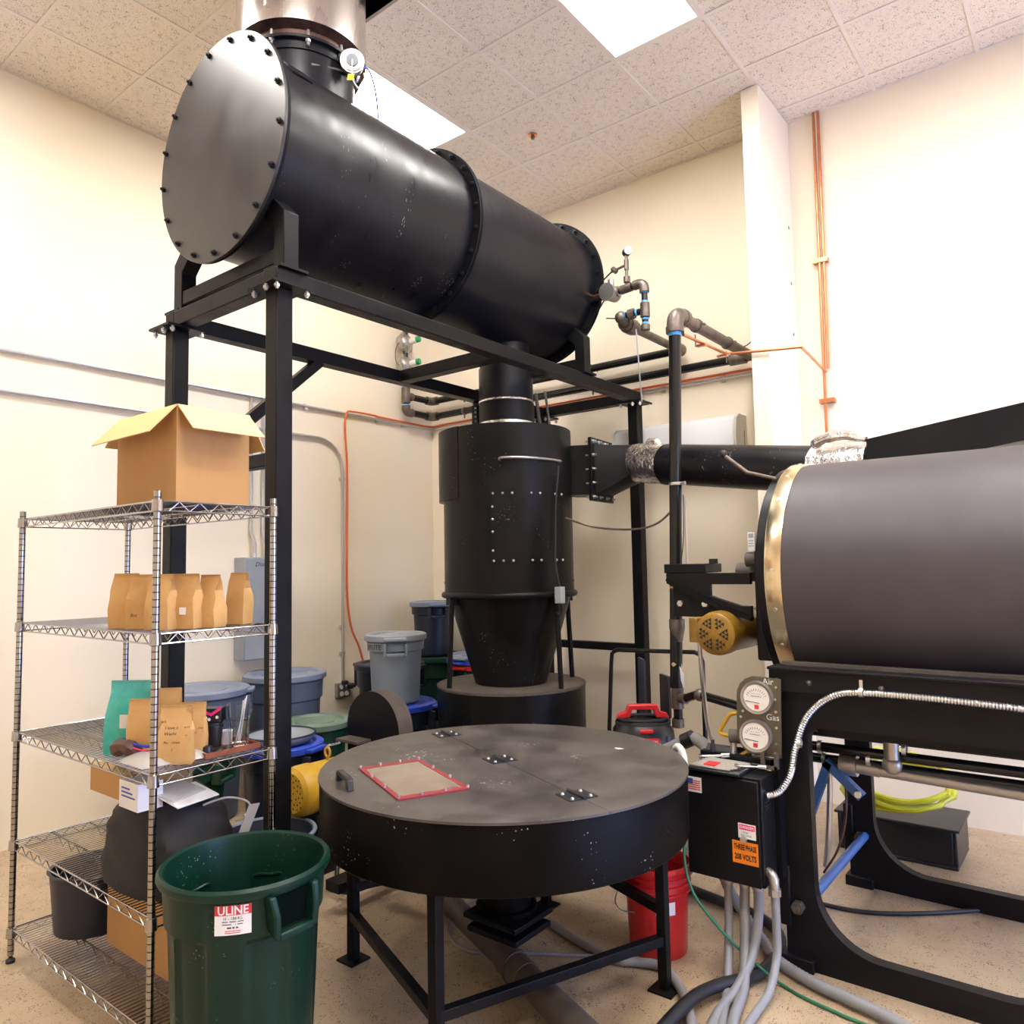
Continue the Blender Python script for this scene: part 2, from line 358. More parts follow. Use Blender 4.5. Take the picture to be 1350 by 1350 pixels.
for y in (-3.47, -1.02):
    for sx in (-1, 1):
        xo = FX1 if sx > 0 else FX0
        xa = xo-sx*.045
        zk = 3.235
        xk = xa-sx*.17; zk2 = zk+.18
        a = MB()
        hw = .04
        pr_ = [(xa+sx*hw, ZT), (xa-sx*hw, ZT), (xa-sx*hw, zk-.035), (xk-sx*.03, zk2-.075), (xk+sx*.02, zk2+.02), (xa+sx*hw, zk+.02)]
        a.prism([(px, y-.04, pz) for px, pz in pr_], (0, .08, 0))
        obj('saddle_arm', a, M['frame'], fr, bevel=.004)
        obj('saddle_plate', MB().cbox((xa, y, ZT+.006), (.13, .15, .012)), M['frame'], fr)
    obj('saddle_beam', MB().box(FX0+.085, FX1-.085, y-.035, y+.035, ZT+.045, ZT+.115), M['frame'], fr, bevel=.004)
# ================================================================== afterburner tank
tk = thing('afterburner_tank', 'large black horizontal steel tank with bolted flanges on the steel frame', 'tank', (TC.x, -2.26, TC.z-.54))
AX = (0, 1, 0)
def tcyl(y0, y1, r): return MB().lathe([(r, y0), (r, y1)], (TC.x, 0, TC.z), AX, 96)
obj('front_shell', tcyl(-3.545, -2.285, TR), M['tank_scr'], tk); obj('rear_shell', tcyl(-2.245, -.97, TR), M['tank'], tk)
def flange(y, name, r=.54, t=.012, solid=False, m='flange'):
    b = MB()
    if solid: b.lathe([(0.001, y-t/2), (r-.002, y-t/2), (r, y-t/2+.002), (r, y+t/2), (0.001, y+t/2)], (TC.x, 0, TC.z), AX, 96)
    else: b.ring((TC.x, 0, TC.z), TR-.01, r, y-t/2, y+t/2, AX, 96)
    return obj(name, b, M[m], tk)
hexb = obj('bolt', MB().cyl((0, -.013, 0), (0, .0, 0), .0135, n=6).cyl((0, -.022, 0), (0, -.013, 0), .007, n=8), M['black'], tk, w=False)
hexu = [False]
def ringbolts(n, y, r, parent, a0=0, flip=False):
    for i in range(n):
        a = a0+2*PI*i/n
        l = Vector((TC.x+r*math.cos(a), y, TC.z+r*math.sin(a)))-tk.location
        if not hexu[0] and parent is tk: hexb.location = l; hexu[0] = True; continue
        c = share(hexb, 'bolt', l, (0, 0, PI if flip else 0), parent)
ep = flange(-3.572, 'end_plate', .541, .014, True, 'plate'); flange(-3.556, 'front_flange', .538, .016)
hexu[0] = True
ringbolts(17, -3.579, .508, ep, .25)
mf = flange(-2.276, 'middle_flange'); flange(-2.258, 'middle_flange')
ringbolts(24, -2.282, .515, mf, .1); ringbolts(24, -2.252, .515, mf, .1, True)
rf = flange(-.966, 'rear_flange'); flange(-.948, 'rear_plate', solid=True)
ringbolts(24, -.972, .515, rf, .1)
hexb.location = Vector((TC.x+.508*math.cos(.1), -3.579, TC.z+.508*math.sin(.1)))-tk.location
bpy.data.objects.remove(hexb)
obj('burner_housing', MB().lathe([(.0, 0), (.17, 0), (.17, .22), (.0, .22)], (2.2, -.94, 3.60), AX, 32), M['black'], tk)
SX, SY = 2.09, -3.1
nk = obj('stack_neck', MB().lathe([(.275, 3.98), (.275, 4.29)], (SX, SY, 0), n=72), M['tank'], tk)
nfl = obj('neck_flange', MB().ring((SX, SY, 0), .26, .305, 4.285, 4.30, n=72).ring((SX, SY, 0), .27, .283, 4.24, 4.285, n=72), M['tank'], tk)
for a in range(10):
    an = 2*PI*a/10+.1; x, y = SX+.29*math.cos(an), SY+.29*math.sin(an)
    obj('bolt', MB().cyl((x, y, 4.255), (x, y, 4.335), .008, n=8).cyl((x, y, 4.272), (x, y, 4.286), .015, n=6), M['zinc'], nfl)
CX, CY = 2.06, -1.365
obj('outlet_neck', MB().lathe([(.165, 3.02), (.165, 3.25)], (CX, CY, 0), n=48), M['tank'], tk)
# saw scratch strips: worn pad near the front saddle
obj('pad_plate', MB().lathe([(TR+.006, -3.44), (TR+.006, -3.33), (TR, -3.33), (TR, -3.44)], (TC.x, 0, TC.z), AX, 10, -PI/2-.98+PI/2+PI, -PI/2-.62+PI/2+PI, True), M['tank'], tk)
# ================================================================== stainless stack
st = thing('exhaust_stack', 'shiny stainless exhaust stack rising from the tank through the ceiling', 'chimney', (SX, SY, 4.34))
obj('pipe', MB().lathe([(.335, 4.355), (.336, 4.40), (.335, 4.42), (.335, 5.55), (.32, 5.55), (.32, 4.36)], (SX, SY, 0), n=80), M['stainless'], st)
obj('bottom_rim', MB().lathe([(.332, 4.352), (.285, 4.335), (.285, 4.31), (.281, 4.31), (.281, 4.345), (.33, 4.36)], (SX, SY, 0), n=72), M['rust'], st)
obj('seam', MB().box(SX+.13, SX+.15, SY-.318, SY-.296, 4.42, 5.5), M['stainless'], st)
# temperature switch on the neck, with tag and wires
sw = thing('temperature_switch', 'round silver switch head with yellow tag on the tank neck', 'sensor', (2.42, -3.05, 4.09))
d0 = Vector((.72, -.66, -.12)).normalized(); c0 = Vector((2.425, -3.035, 4.235))
hb = obj('head', MB().cyl(c0-d0*.03, c0+d0*.035, .052, n=28), M['alloy'], sw)
obj('cap_ring', MB().ring(c0, .046, .060, .005, .028, d0, 32), M['zinc'], hb); obj('dial_plate', MB().cyl(c0+d0*.035, c0+d0*.042, .030, n=24), M['grey_lid'], hb)
obj('stem', MB().cyl(c0-d0*.10, c0-d0*.03, .020, n=14), M['malleable'], sw); obj('probe', MB().cyl((2.335, -3.225, 4.17), c0-d0*.05+Vector((0, 0, -.02)), .007, n=10), M['malleable'], sw)
obj('lead', MB().tube(cat([c0+d0*.04, (2.475, -3.08, 4.16), (2.475, -3.07, 4.10), (2.48, -3.03, 4.075), (2.48, -3.0, 4.13), (2.46, -2.99, 4.19)]), .0045), M['offwhite'], sw)
obj('tag', MB().prism([(2.47, -3.10, 4.125), (2.487, -3.075, 4.13), (2.485, -3.082, 4.095), (2.468, -3.107, 4.09)], (.002, -.002, 0)), M['limehose'], sw)
tag(obj('blue_cable', MB().tube(cat([(2.44, -2.99, 4.24), (2.40, -2.90, 4.275), (2.33, -2.80, 4.255), (2.26, -2.72, 4.21), (2.20, -2.66, 4.17), (2.16, -2.60, 4.158)]), .005), M['ink_blue']), 'thin blue cable drooping from the switch head onto the tank', 'cable')
# ================================================================== downpipe, cyclone, chaff drum
dp = thing('downpipe', 'black vertical duct with clamp bands between tank and cyclone', 'duct', (CX, CY, 2.575))
def vl(prof, n=56, **k): return MB().lathe(prof, (CX, CY, 0), n=n, **k)
obj('upper_sleeve', vl([(.17, 2.80), (.19, 2.80), (.19, 3.03), (.166, 3.03)]), M['tank'], dp)
obj('lower_sleeve', vl([(.17, 2.57), (.19, 2.57), (.19, 2.66), (.185, 2.66), (.185, 2.81)]), M['tank'], dp)
cb = obj('clamp_band', vl([(.188, 2.645), (.197, 2.645), (.197, 2.775), (.188, 2.775)]), M['black'], dp)
obj('clamp_lug', MB().beam((CX-.165, CY-.14, 2.64), (CX-.165, CY-.14, 2.78), .05, .02), M['black'], cb)
for k in range(4): obj('rivet', MB().sphere((CX-.150, CY-.158, 2.665+.03*k), .007, 8), M['zinc'], cb)
obj('foil_band', vl([(.191, 2.58), (.1945, 2.58), (.1945, 2.642), (.191, 2.642)]), M['foil'], dp)
obj('foil_band', vl([(.191, 2.785), (.1935, 2.785), (.1935, 2.797), (.191, 2.797)]), M['foil'], dp)
for x, y, r_, lb in ((2.17, -1.10, .013, 'thicker dark rod standing on the cyclone close behind the downpipe'), (2.26, -1.11, .009, 'thinner dark rod standing on the cyclone beside the thicker rod')):
    tag(obj('support_rod', MB().cyl((x, y, 2.578), (x-.06, y+.02, 2.90), r_, n=10), M['dusty']), lb, 'rod', 'rods behind downpipe')
cy = thing('cyclone_collector', 'tall black cyclone collector with conical bottom beside the corner', 'cyclone', (CX, CY, .86))
CR = .445
bm_ = vl([(.0, 2.575)]+[(CR, 2.575-(2.575-1.46)*i/44) for i in range(45)], 128)
for i_, p_ in enumerate(bm_.v):
    a_ = math.atan2(p_.y-CY, p_.x-CX); dnt = 0
    for da_, dz_, dr_, sz_ in ((-62, 2.36, .010, .055), (-66, 2.24, .012, .05), (-63, 2.10, .011, .06), (-67, 1.97, .009, .05), (-60, 1.86, .008, .06), (-80, 2.30, .006, .08), (-50, 2.0, .005, .09)):
        q_ = ((a_-math.radians(da_))*CR)**2+(p_.z-dz_)**2; dnt += dr_*math.exp(-q_/(2*(sz_*.5)**2))
    r_ = math.hypot(p_.x-CX, p_.y-CY)
    if r_ > .3: p_.x = CX+(p_.x-CX)*(r_-dnt)/r_; p_.y = CY+(p_.y-CY)*(r_-dnt)/r_
obj('body', bm_, M['cyc'], cy)
vol = MB(); n = 30; a0, a1 = math.radians(170), math.radians(268)
# spiral inlet wrap: bulges away from the body on its far side, flush where the sheet ends
rad = [CR+.052*math.cos((i/n)*PI/2)+.004 for i in range(n+1)]
V = []; Fc = []
for i in range(n+1):
    a = math.radians(150)+math.radians(112)*i/n
    for z in (2.10, 2.577): V.append((CX+rad[i]*math.cos(a), CY+rad[i]*math.sin(a), z))
    for z in (2.10, 2.577): V.append((CX+(CR-.01)*math.cos(a), CY+(CR-.01)*math.sin(a), z))
for i in range(n):
    b = 4*i; Fc += [(b, b+4, b+5, b+1), (b, b+2, b+6, b+4), (b+1, b+5, b+7, b+3)]
Fc += [(0, 1, 3, 2), (4*n, 4*n+2, 4*n+3, 4*n+1)]
obj('inlet_scroll', MB().add(V, Fc), M['cyc'], cy)
obj('weld_band', vl([(CR, 1.54), (CR+.004, 1.54), (CR+.004, 1.55), (CR, 1.55)], 96), M['cyc'], cy)
obj('ring', vl([(CR-.01, 1.455)]+[(CR+.002+.022*math.cos(t), 1.462+.022*math.sin(t)) for t in [k*PI/6-PI/2 for k in range(7)]]+[(CR-.01, 1.47)], 96), M['cyc'], cy)
obj('cone', vl([(CR-.02, 1.455), (.245, .865), (.245, .862)], 80), M['cyc'], cy)
# access panel facing the camera's right
pa, pb = math.radians(-66), math.radians(2)
def cp(a, z, r): return (CX+r*math.cos(a), CY+r*math.sin(a), z)
pn = MB(); k = 14
V = [cp(pa+(pb-pa)*i/k, z, r) for i in range(k+1) for r in (CR-.005, CR+.006) for z in (1.67, 2.13)]
Fc = [(0, 1, 3, 2)]+[(4*k, 4*k+2, 4*k+3, 4*k+1)]
for i in range(k):
    b = 4*i; Fc += [(b+2, b+3, b+7, b+6), (b, b+2, b+6, b+4), (b+1, b+5, b+7, b+3)]
pnl = obj('access_panel', pn.add(V, Fc), M['cyc'], cy)
for i in range(9):
    for z in (1.685, 2.115):
        if i in (3, 6): continue
        a = pa+.04+(pb-pa-.08)*i/8
        obj('screw', MB().sphere(cp(a, z, CR+.008), .0085, 8), M['zinc'], pnl)
for z in (1.75, 1.87, 1.95, 2.03):
    obj('screw', MB().sphere(cp(pa+.03, z, CR+.008), .0085, 8), M['zinc'], pnl)
obj('grab_handle', MB().tube(cat([cp(math.radians(-58), 2.33, CR), cp(math.radians(-55), 2.34, CR+.03), cp(math.radians(-35), 2.34, CR+.03), cp(math.radians(-5), 2.335, CR+.02), cp(math.radians(-2), 2.33, CR)]), .0085), M['alloy'], cy)
for ang in (-112, -8, 60, 150):
    a = math.radians(ang)
    lg = obj('leg', MB().cyl(cp(a, .862, .465), cp(a, 1.44, .44), .017, n=14), M['frame'], cy)
    obj('leg_bracket', MB().beam(cp(a, 1.40, .44), cp(a, 1.455, .44), .07, .05, (math.cos(a), math.sin(a), 0)), M['frame'], lg)
cd = thing('chaff_drum', 'squat round black drum on the floor under the cyclone cone', 'drum', (CX, CY, 0))
obj('body', vl([(.50, 0), (.505, .86), (.50, .862)], 80), M['cyc'], cd)
obj('top', vl([(.0, .861), (.503, .861), (.507, .858), (.507, .846), (.5, .846)], 80), M['dusty'], cd)
jb = thing('junction_box', 'small grey electrical box on a cable beside the cyclone ring', 'box', cp(math.radians(-12), 1.36, .53))
p0 = Vector(cp(math.radians(-12), 1.46, .505))
obj('housing', MB().cbox(p0, (.05, .05, .105)), M['grey_enamel'], jb, bevel=.004)
obj('cable', MB().tube(cat([p0+Vector((0, 0, .05)), p0+Vector((-.02, -.01, .2)), cp(math.radians(-12), 1.80, .475), cp(math.radians(-10), 2.05, .47), cp(math.radians(-6), 2.30, .472)]), .006), M['rubber'], jb)
obj('cable_loop', MB().tube(cat([p0+Vector((.01, 0, -.05)), p0+Vector((.02, 0, -.10)), p0+Vector((0, 0, -.13)), p0+Vector((-.02, 0, -.11))]), .006), M['rubber'], jb)
tag(obj('slack_cable', MB().tube(cat([cp(math.radians(2), 1.96, .47), (2.62, -1.22, 1.91), (2.78, -1.2, 1.88), (3.0, -1.22, 1.87), (3.15, -1.25, 1.90), (3.27, -1.29, 1.97)]), .007), M['malleable']), 'slack brown cable sagging from the cyclone to the vertical gas pipe', 'cable')
# ================================================================== exhaust duct to the roaster
du = thing('exhaust_duct', 'round black duct with crinkled foil joints running from cyclone to roaster', 'duct', (3.3, -1.1, 2.05))
q0, q1 = Vector((3.05, -.93, 2.305)), Vector((4.12, -1.22, 2.14)); dd = (q1-q0).normalized()
ff = Vector((2.585, -1.0, 2.295)); fd = Vector((.93, .10, .0)).normalized(); sd = Vector((-fd.y, fd.x, 0))
fb = MB(); 
def rect(c, hw, hh): return [c+sd*a*hw+Vector((0, 0, b*hh)) for a, b in ((-1, -1), (1, -1), (1, 1), (-1, 1))]
for o_, c_ in (('inlet_box', 0),):
    A = rect(Vector((2.38, -1.08, 2.30)), .12, .17); B = rect(ff, .12, .17)
    obj(o_, MB().add(A+B, [(0, 1, 2, 3), (7, 6, 5, 4), (0, 4, 5, 1), (1, 5, 6, 2), (2, 6, 7, 3), (3, 7, 4, 0)]), M['cyc'], du)
for dx in (0, .014):
    fl = obj('square_flange', MB().prism(rect(ff+fd*dx, .17, .215), fd*.01), M['black'], du)
for a, b in [(-1, t) for t in (-1, -.5, 0, .5, 1)]+[(1, t) for t in (-1, -.5, 0, .5, 1)]+[(t, u) for t in (-.4, .3) for u in (-1, 1)]:
    c = ff+sd*a*.148+Vector((0, 0, b*.19)); obj('bolt', MB().cyl(c-fd*.03, c+fd*.05, .0065, n=8).cyl(c+fd*.024, c+fd*.034, .012, n=6), M['zinc'], fl)
n = 40; u, v, _ = basis(dd); V = []; sq = []
for i in range(n):
    a = 2*PI*i/n+PI/4; ca, sa = math.cos(a), math.sin(a); mx = max(abs(ca), abs(sa))
    sq.append(ff+fd*.024+sd*(.125*ca/mx)+Vector((0, 0, .175*sa/mx)))
e1 = q0-dd*.235
circ = []
for p in sq:
    r = p-ff; x = r.dot(sd)/.125; z = r.z/.175; an = math.atan2(z, x)
    circ.append(e1+(sd-dd*sd.dot(dd)).normalized()*.128*math.cos(an)+Vector((0, 0, .128*math.sin(an))))
obj('transition', MB().add(sq+circ, [(i, (i+1) % n, n+(i+1) % n, n+i) for i in range(n)]), M['black'], du)
def crinkle(p0, p1, r, seed):
    rnd = random.Random(seed); p0, p1 = Vector(p0), Vector(p1); u, v, d = basis(p1-p0); L = (p1-p0).length; b = MB(); n, k = 44, 12; V = []
    for j in range(k+1):
        for i in range(n):
            a = 2*PI*i/n; rr = r+rnd.uniform(-.0025, .003)+.002*math.sin(3*a+j)
            V.append(p0+d*(L*j/k)+(u*math.cos(a)+v*math.sin(a))*rr)
    return b.add(V, [(j*n+i, j*n+(i+1) % n, (j+1)*n+(i+1) % n, (j+1)*n+i) for j in range(k) for i in range(n)])
obj('foil_wrap', crinkle(e1-dd*.02, q0+dd*.02, .134, 3), M['foil'], du, ang=20)
obj('foil_lump', MB().tube(cat([e1+dd*.09+Vector((0, 0, .125)), e1+dd*.12+Vector((0, 0, .145)), e1+dd*.17+Vector((.0, 0, .14)), e1+dd*.2+Vector((0, 0, .125))], 3), [.02, .03, .034, .03, .028, .032, .03, .025, .02, .015], 7), M['foil'], du, ang=10)
obj('pipe', MB().lathe([(.12, 0), (.131, 0), (.131, (q1-q0).length), (.12, (q1-q0).length)], q0, dd, 56), M['tank_scr'], du)
q2 = Vector((4.42, -1.30, 2.13))
obj('foil_wrap', crinkle(q1-dd*.01, q2, .140, 9), M['foil'], du, ang=20)
obj('foil_lump', MB().tube(cat([(4.12, -1.34, 2.26), (4.20, -1.38, 2.285), (4.30, -1.40, 2.285), (4.40, -1.42, 2.25)], 4), [.02, .03, .034, .03, .028, .032, .03, .028, .026, .025, .024, .02, .015], 7), M['foil'], du, ang=10)
bb = MB(); A = [Vector((4.40, -1.42, 2.08)), Vector((4.40, -1.18, 2.08)), Vector((4.40, -1.18, 2.25)), Vector((4.40, -1.42, 2.25))]; B = [p+Vector((.75, 0, .10)) for p in A]
obj('rising_elbow', bb.add(A+B, [(0, 1, 2, 3), (7, 6, 5, 4), (0, 4, 5, 1), (1, 5, 6, 2), (2, 6, 7, 3), (3, 7, 4, 0)]), M['black'], du)
# ================================================================== cooling table
TB = Vector((3.285, -2.96, 0)); TRR = .747; ZT0, ZT1 = .60, .828
hd = Vector((.92, -.395, 0)).normalized(); hn = Vector((hd.y, -hd.x, 0))      # hinge line, and the side towards the camera-left half
hn = Vector((-.395, -.92, 0)).normalized()
ct = thing('cooling_table', 'big round black lidded cooling drum on a square tube stand', 'table', (TB.x, TB.y, 0))
obj('drum_body', MB().lathe([(.0, ZT0), (TRR-.004, ZT0), (TRR, ZT0+.004), (TRR, ZT1-.004), (TRR-.003, ZT1)], TB, n=128), M['tableside'], ct)
obj('bowl', MB().lathe([(.70, ZT0), (.60, .545), (.46, .485), (.30, .435), (.15, .405), (.10, .39), (.10, .262), (.0, .262)], TB, n=64), M['tableside'], ct)
def half(sgn, r, z0, z1):
    pts = []; k = 64; g = .0015
    t0 = math.asin(g/r)
    for i in range(k+1):
        a = t0+(PI-2*t0)*i/k; pts.append(TB+hd*(r*math.cos(a))+hn*(sgn*r*math.sin(a))+Vector((0, 0, z0)))
    return MB().prism(pts, (0, 0, z1-z0))
lidf = obj('hinged_lid', half(1, TRR+.004, ZT1, ZT1+.009), M['tabletop'], ct); lidb = obj('fixed_lid', half(-1, TRR+.004, ZT1, ZT1+.009), M['tabletop'], ct)
ZL = ZT1+.009
for t in (-.60, -.035, .55):
    c = TB+hd*t+Vector((0, 0, ZL))
    h = obj('hinge', MB().cyl(c-hd*.055+Vector((0, 0, .006)), c+hd*.055+Vector((0, 0, .006)), .0075, n=10), M['rubber'], lidf)
    for s_ in (-1, 1):
        obj('hinge', MB().prism([c-hd*.05+hn*s_*.006, c+hd*.05+hn*s_*.006, c+hd*.05+hn*s_*.058, c-hd*.05+hn*s_*.058], (0, 0, .003)), M['rubber'], lidf)
        for q in (-.032, .032): obj('screw', MB().sphere(c+hd*q+hn*s_*.038+Vector((0, 0, .003)), .007, 8), M['zinc'], lidf)
W4 = [Vector(p) for p in ((2.866, -3.386, ZL), (2.970, -3.143, ZL), (3.434, -3.335, ZL), (3.315, -3.585, ZL))]
wc = sum(W4, Vector())/4
def lerp4(k, dz): return [wc+(p-wc)*k+Vector((0, 0, dz)) for p in W4]
A, B = lerp4(1, 0), lerp4(.86, 0)
gk = obj('gasket', MB().add(A+B+lerp4(1, .006)+lerp4(.86, .006), [(i, (i+1) % 4, 8+(i+1) % 4, 8+i) for i in range(4)]+[(8+i, 8+(i+1) % 4, 12+(i+1) % 4, 12+i) for i in range(4)]+[(4+i, 12+i, 12+(i+1) % 4, 4+(i+1) % 4) for i in range(4)]), M['gasket'], lidf)
obj('sight_pane', MB().prism(lerp4(.87, .0005), (0, 0, .004)), M['pane'], lidf)
for i in range(4):
    for t in (0, .33, .67):
        p = W4[i].lerp(W4[(i+1) % 4], t); p = wc+(p-wc)*.95
        obj('screw', MB().cyl(p+Vector((0, 0, .004)), p+Vector((0, 0, .016)), .0055, n=8), M['zinc'], gk)
hp = [Vector((2.93, -3.535, ZL)), Vector((3.075, -3.60, ZL))]
ud = (hp[1]-hp[0]).normalized(); sdv = Vector((ud.y, -ud.x, 0)); hg = MB()
pf = [(-.012, 0), (.0, .036), (.02, .044), (.139, .044), (.159, .036), (.171, 0), (.145, 0), (.137, .026), (.022, .026), (.014, 0)]
obj('pull_handle', hg.prism([hp[0]+ud*a+Vector((0, 0, b))-sdv*.012 for a, b in pf], sdv*.024), M['plastic_b'], lidf, bevel=.003)
obj('spill_mark', MB().prism([TB+Vector((.28+.02*math.cos(a)*(1+.3*math.sin(3*a)), .46+.012*math.sin(a), ZL)) for a in [2*PI*i/14 for i in range(14)]], (0, 0, .0006)), M['offwhite'], lidb)
LG = {'L': (2.705, -3.28), 'F': (3.505, -3.60), 'R': (3.866, -2.707), 'K': (3.07, -2.39)}
for k, (x, y) in LG.items():
    l = obj('leg', MB().box(x-.02, x+.02, y-.02, y+.02, .006, ZT0+.005), M['frame'], ct, bevel=.003)
    obj('foot_plate', MB().box(x-.05, x+.05, y-.05, y+.05, 0, .007), M['frame'], l)
for a, b, z in (('L', 'F', .185), ('F', 'R', .19), ('L', 'K', .30), ('R', 'K', .30), ('K', 'F', .0)):
    if z == 0: continue
    obj('stretcher', MB().beam((*LG[a], z), (*LG[b], z), .036, .036), M['frame'], ct, bevel=.003)
obj('discharge_gate', MB().cbox((3.31, -2.98, .245), (.27, .25, .02)).cbox((3.33, -3.0, .205), (.25, .23, .022)).cbox((3.25, -2.95, .225), (.12, .16, .03)), M['frame'], ct, bevel=.003)
obj('discharge_throat', MB().ring((3.285, -2.96, 0), .09, .125, .252, .27, n=28), M['tableside'], ct)
fd_ = thing('floor_duct', 'dark round pipe lying on the floor under the cooling table', 'pipe', (3.4, -2.95, 0))
f0, f1 = Vector((2.62, -2.70, .075)), Vector((4.15, -3.36, .066))
fdir = (f1-f0).normalized(); fm = f0.lerp(f1, .5)
obj('pipe', MB().cyl(f0, f0.lerp(f1, .52), .050, n=28), M['dusty'], fd_); obj('pipe', MB().cyl(f0.lerp(f1, .525), f1, .055, n=28), M['dusty'], fd_)
obj('coupling', MB().lathe([(.050, 0), (.059, 0), (.059, .05), (.064, .05), (.064, .075), (.059, .075), (.059, .16), (.05, .16)], f0.lerp(f1, .46), fdir, 28), M['dusty'], fd_)
tag(obj('floor_bracket', MB().cbox((2.32, -2.84, .14), (.10, .5, .05)).cbox((2.45, -2.9, .185), (.36, .06, .05)), M['frame'], bevel=.004), 'low black steel bracket beside the cooling table legs', 'bracket')
# ================================================================== blower with yellow motor
bl = thing('blower', 'black scroll blower with yellow motor behind the cooling table', 'blower', (1.76, -2.4, 0))
sc = Vector((1.71, -2.22, .66)); n = 36
prof = [(sc.x+.235*math.cos(a), sc.z+.235*math.sin(a)) for a in [PI*i/n for i in range(n+1)]]+[(sc.x-.235, .30), (sc.x+.235, .30)]
obj('scroll_housing', MB().prism([(x, -2.30, z) for x, z in prof], (0, .11, 0)), M['cyc'], bl)
obj('scroll_lip', MB().add(*(lambda P: (P, [(i, i+1, i+1+len(P)//2, i+len(P)//2) for i in range(len(P)//2-1)]))([(x*1.0+(x-sc.x)*.012, -2.303, z+(z-sc.z)*.012) for x, z in prof[:n+1]]+[(x+(x-sc.x)*.012, -2.187, z+(z-sc.z)*.012) for x, z in prof[:n+1]])), M['dusty'], bl)
obj('base_shelf', MB().cbox((1.60, -2.36, .60), (.20, .11, .015)), M['dusty'], bl)
obj('pedestal', MB().box(1.50, 2.0, -2.60, -2.12, 0, .30).box(1.55, 1.97, -2.62, -2.55, .28, .34), M['frame'], bl)
mc = Vector((1.80, -2.95, .455))
mt = obj('motor', MB().lathe([(.0, .0), (.105, .0), (.128, .018), (.135, .05), (.135, .12), (.128, .125), (.128, .44), (.10, .46), (.0, .46)], mc, AX, 44), M['yellow'], bl)
obj('terminal_box', MB().cbox((1.94, -2.72, .50), (.06, .14, .12)), M['yellow'], mt, bevel=.01)
obj('lifting_eye', MB().tube([(1.80+.022*math.cos(a), -2.71, .625+.026*math.sin(a)) for a in [2*PI*i/16 for i in range(16)]], .007, 8, True).cyl((1.80, -2.71, .58), (1.80, -2.71, .602), .009, n=8), M['yellow'], mt)
for i in range(40):
    a = i*2.4; r = .018+.0135*math.sqrt(i)
    obj('vent_hole', MB().cyl((mc.x+r*math.cos(a), mc.y-.001, mc.z+r*math.sin(a)), (mc.x+r*math.cos(a), mc.y+.002, mc.z+r*math.sin(a)), .0055, n=6), M['ink'], mt)
obj('motor_foot', MB().box(1.70, 1.90, -2.86, -2.56, .29, .335), M['frame'], bl)
obj('motor_stand', MB().box(1.72, 1.88, -2.84, -2.58, 0, .29), M['frame'], bl)
# ================================================================== roaster
rr = thing('coffee_roaster', 'large black drum roaster with brass band on cast legs', 'roaster', (4.74, -1.72, 0))
DC = Vector((0, -1.68, 1.575)); DR = .54; XF, XB = 4.15, 5.34
XA_ = (1, 0, 0)
obj('drum_shell', MB().lathe([(DR-.004, XF+.02), (DR-.004, XB)], (0, DC.y, DC.z), XA_, 110), M['drum'], rr)
bd = obj('brass_band', MB().lathe([(DR-.01, XF-.003), (DR+.002, XF-.003), (DR+.004, XF), (DR+.004, XF+.068), (DR-.003, XF+.069)], (0, DC.y, DC.z), XA_, 110), M['brass'], rr)
obj('brass_band', MB().lathe([(DR-.01, XB-.07), (DR+.004, XB-.07), (DR+.004, XB), (DR-.01, XB)], (0, DC.y, DC.z), XA_, 110), M['brass'], rr)
for ang in (100, 122, 140, 158, 176, 194, 212, 228):
    a = math.radians(ang); 
    for xs in (XF+.032, XB-.035):
        nrm = Vector((0, math.cos(a), math.sin(a))); c = Vector((xs, DC.y, DC.z))+nrm*(DR+.004)
        obj('screw', MB().cyl(c-nrm*.003, c+nrm*.004, .008, n=10), M['zinc'], bd)
obj('front_plate', MB().lathe([(.0, XF-.05), (DR-.02, XF-.05), (DR-.015, XF-.045), (DR-.015, XF+.01)], (0, DC.y, DC.z), XA_, 80), M['black'], rr)
obj('back_plate', MB().lathe([(.0, XB+.05), (DR-.02, XB+.05), (DR-.015, XB-.02)], (0, DC.y, DC.z), XA_, 80), M['black'], rr)
obj('faceplate_casting', MB().box(4.03, 4.10, -2.03, -1.90, 1.20, 1.70).box(4.05, 4.10, -1.92, -1.4, 1.20, 1.68), M['black'], rr, bevel=.01)
def arch(x0, x1, z1, ix0, ix1, iz0, iz1, rb, rtp, n=10):
    """closed leg frame outline with a rounded opening, as faces of a ring"""
    inner = []
    for cx, cz, r, a0 in ((ix1-rb, iz0+rb, rb, -90), (ix1-rtp, iz1-rtp, rtp, 0), (ix0+rtp, iz1-rtp, rtp, 90), (ix0+rb, iz0+rb, rb, 180)):
        inner += [(cx+r*math.cos(math.radians(a0+90*i/n)), cz+r*math.sin(math.radians(a0+90*i/n))) for i in range(n+1)]
    cx, cz = (x0+x1)/2, z1/2; outer = []
    for x, z in inner:
        dx, dz = x-cx, z-cz; k = min((x1-cx)/abs(dx) if dx else 9e9, (z1/2)/abs(dz) if dz else 9e9); outer.append((cx+dx*k, cz+dz*k))
    return inner, outer
inn, out = arch(4.185, 5.30, 1.12, 4.305, 5.18, .10, .97, .24, .06)
cor = [(4.185, 0), (5.30, 0), (5.30, 1.12), (4.185, 1.12)]
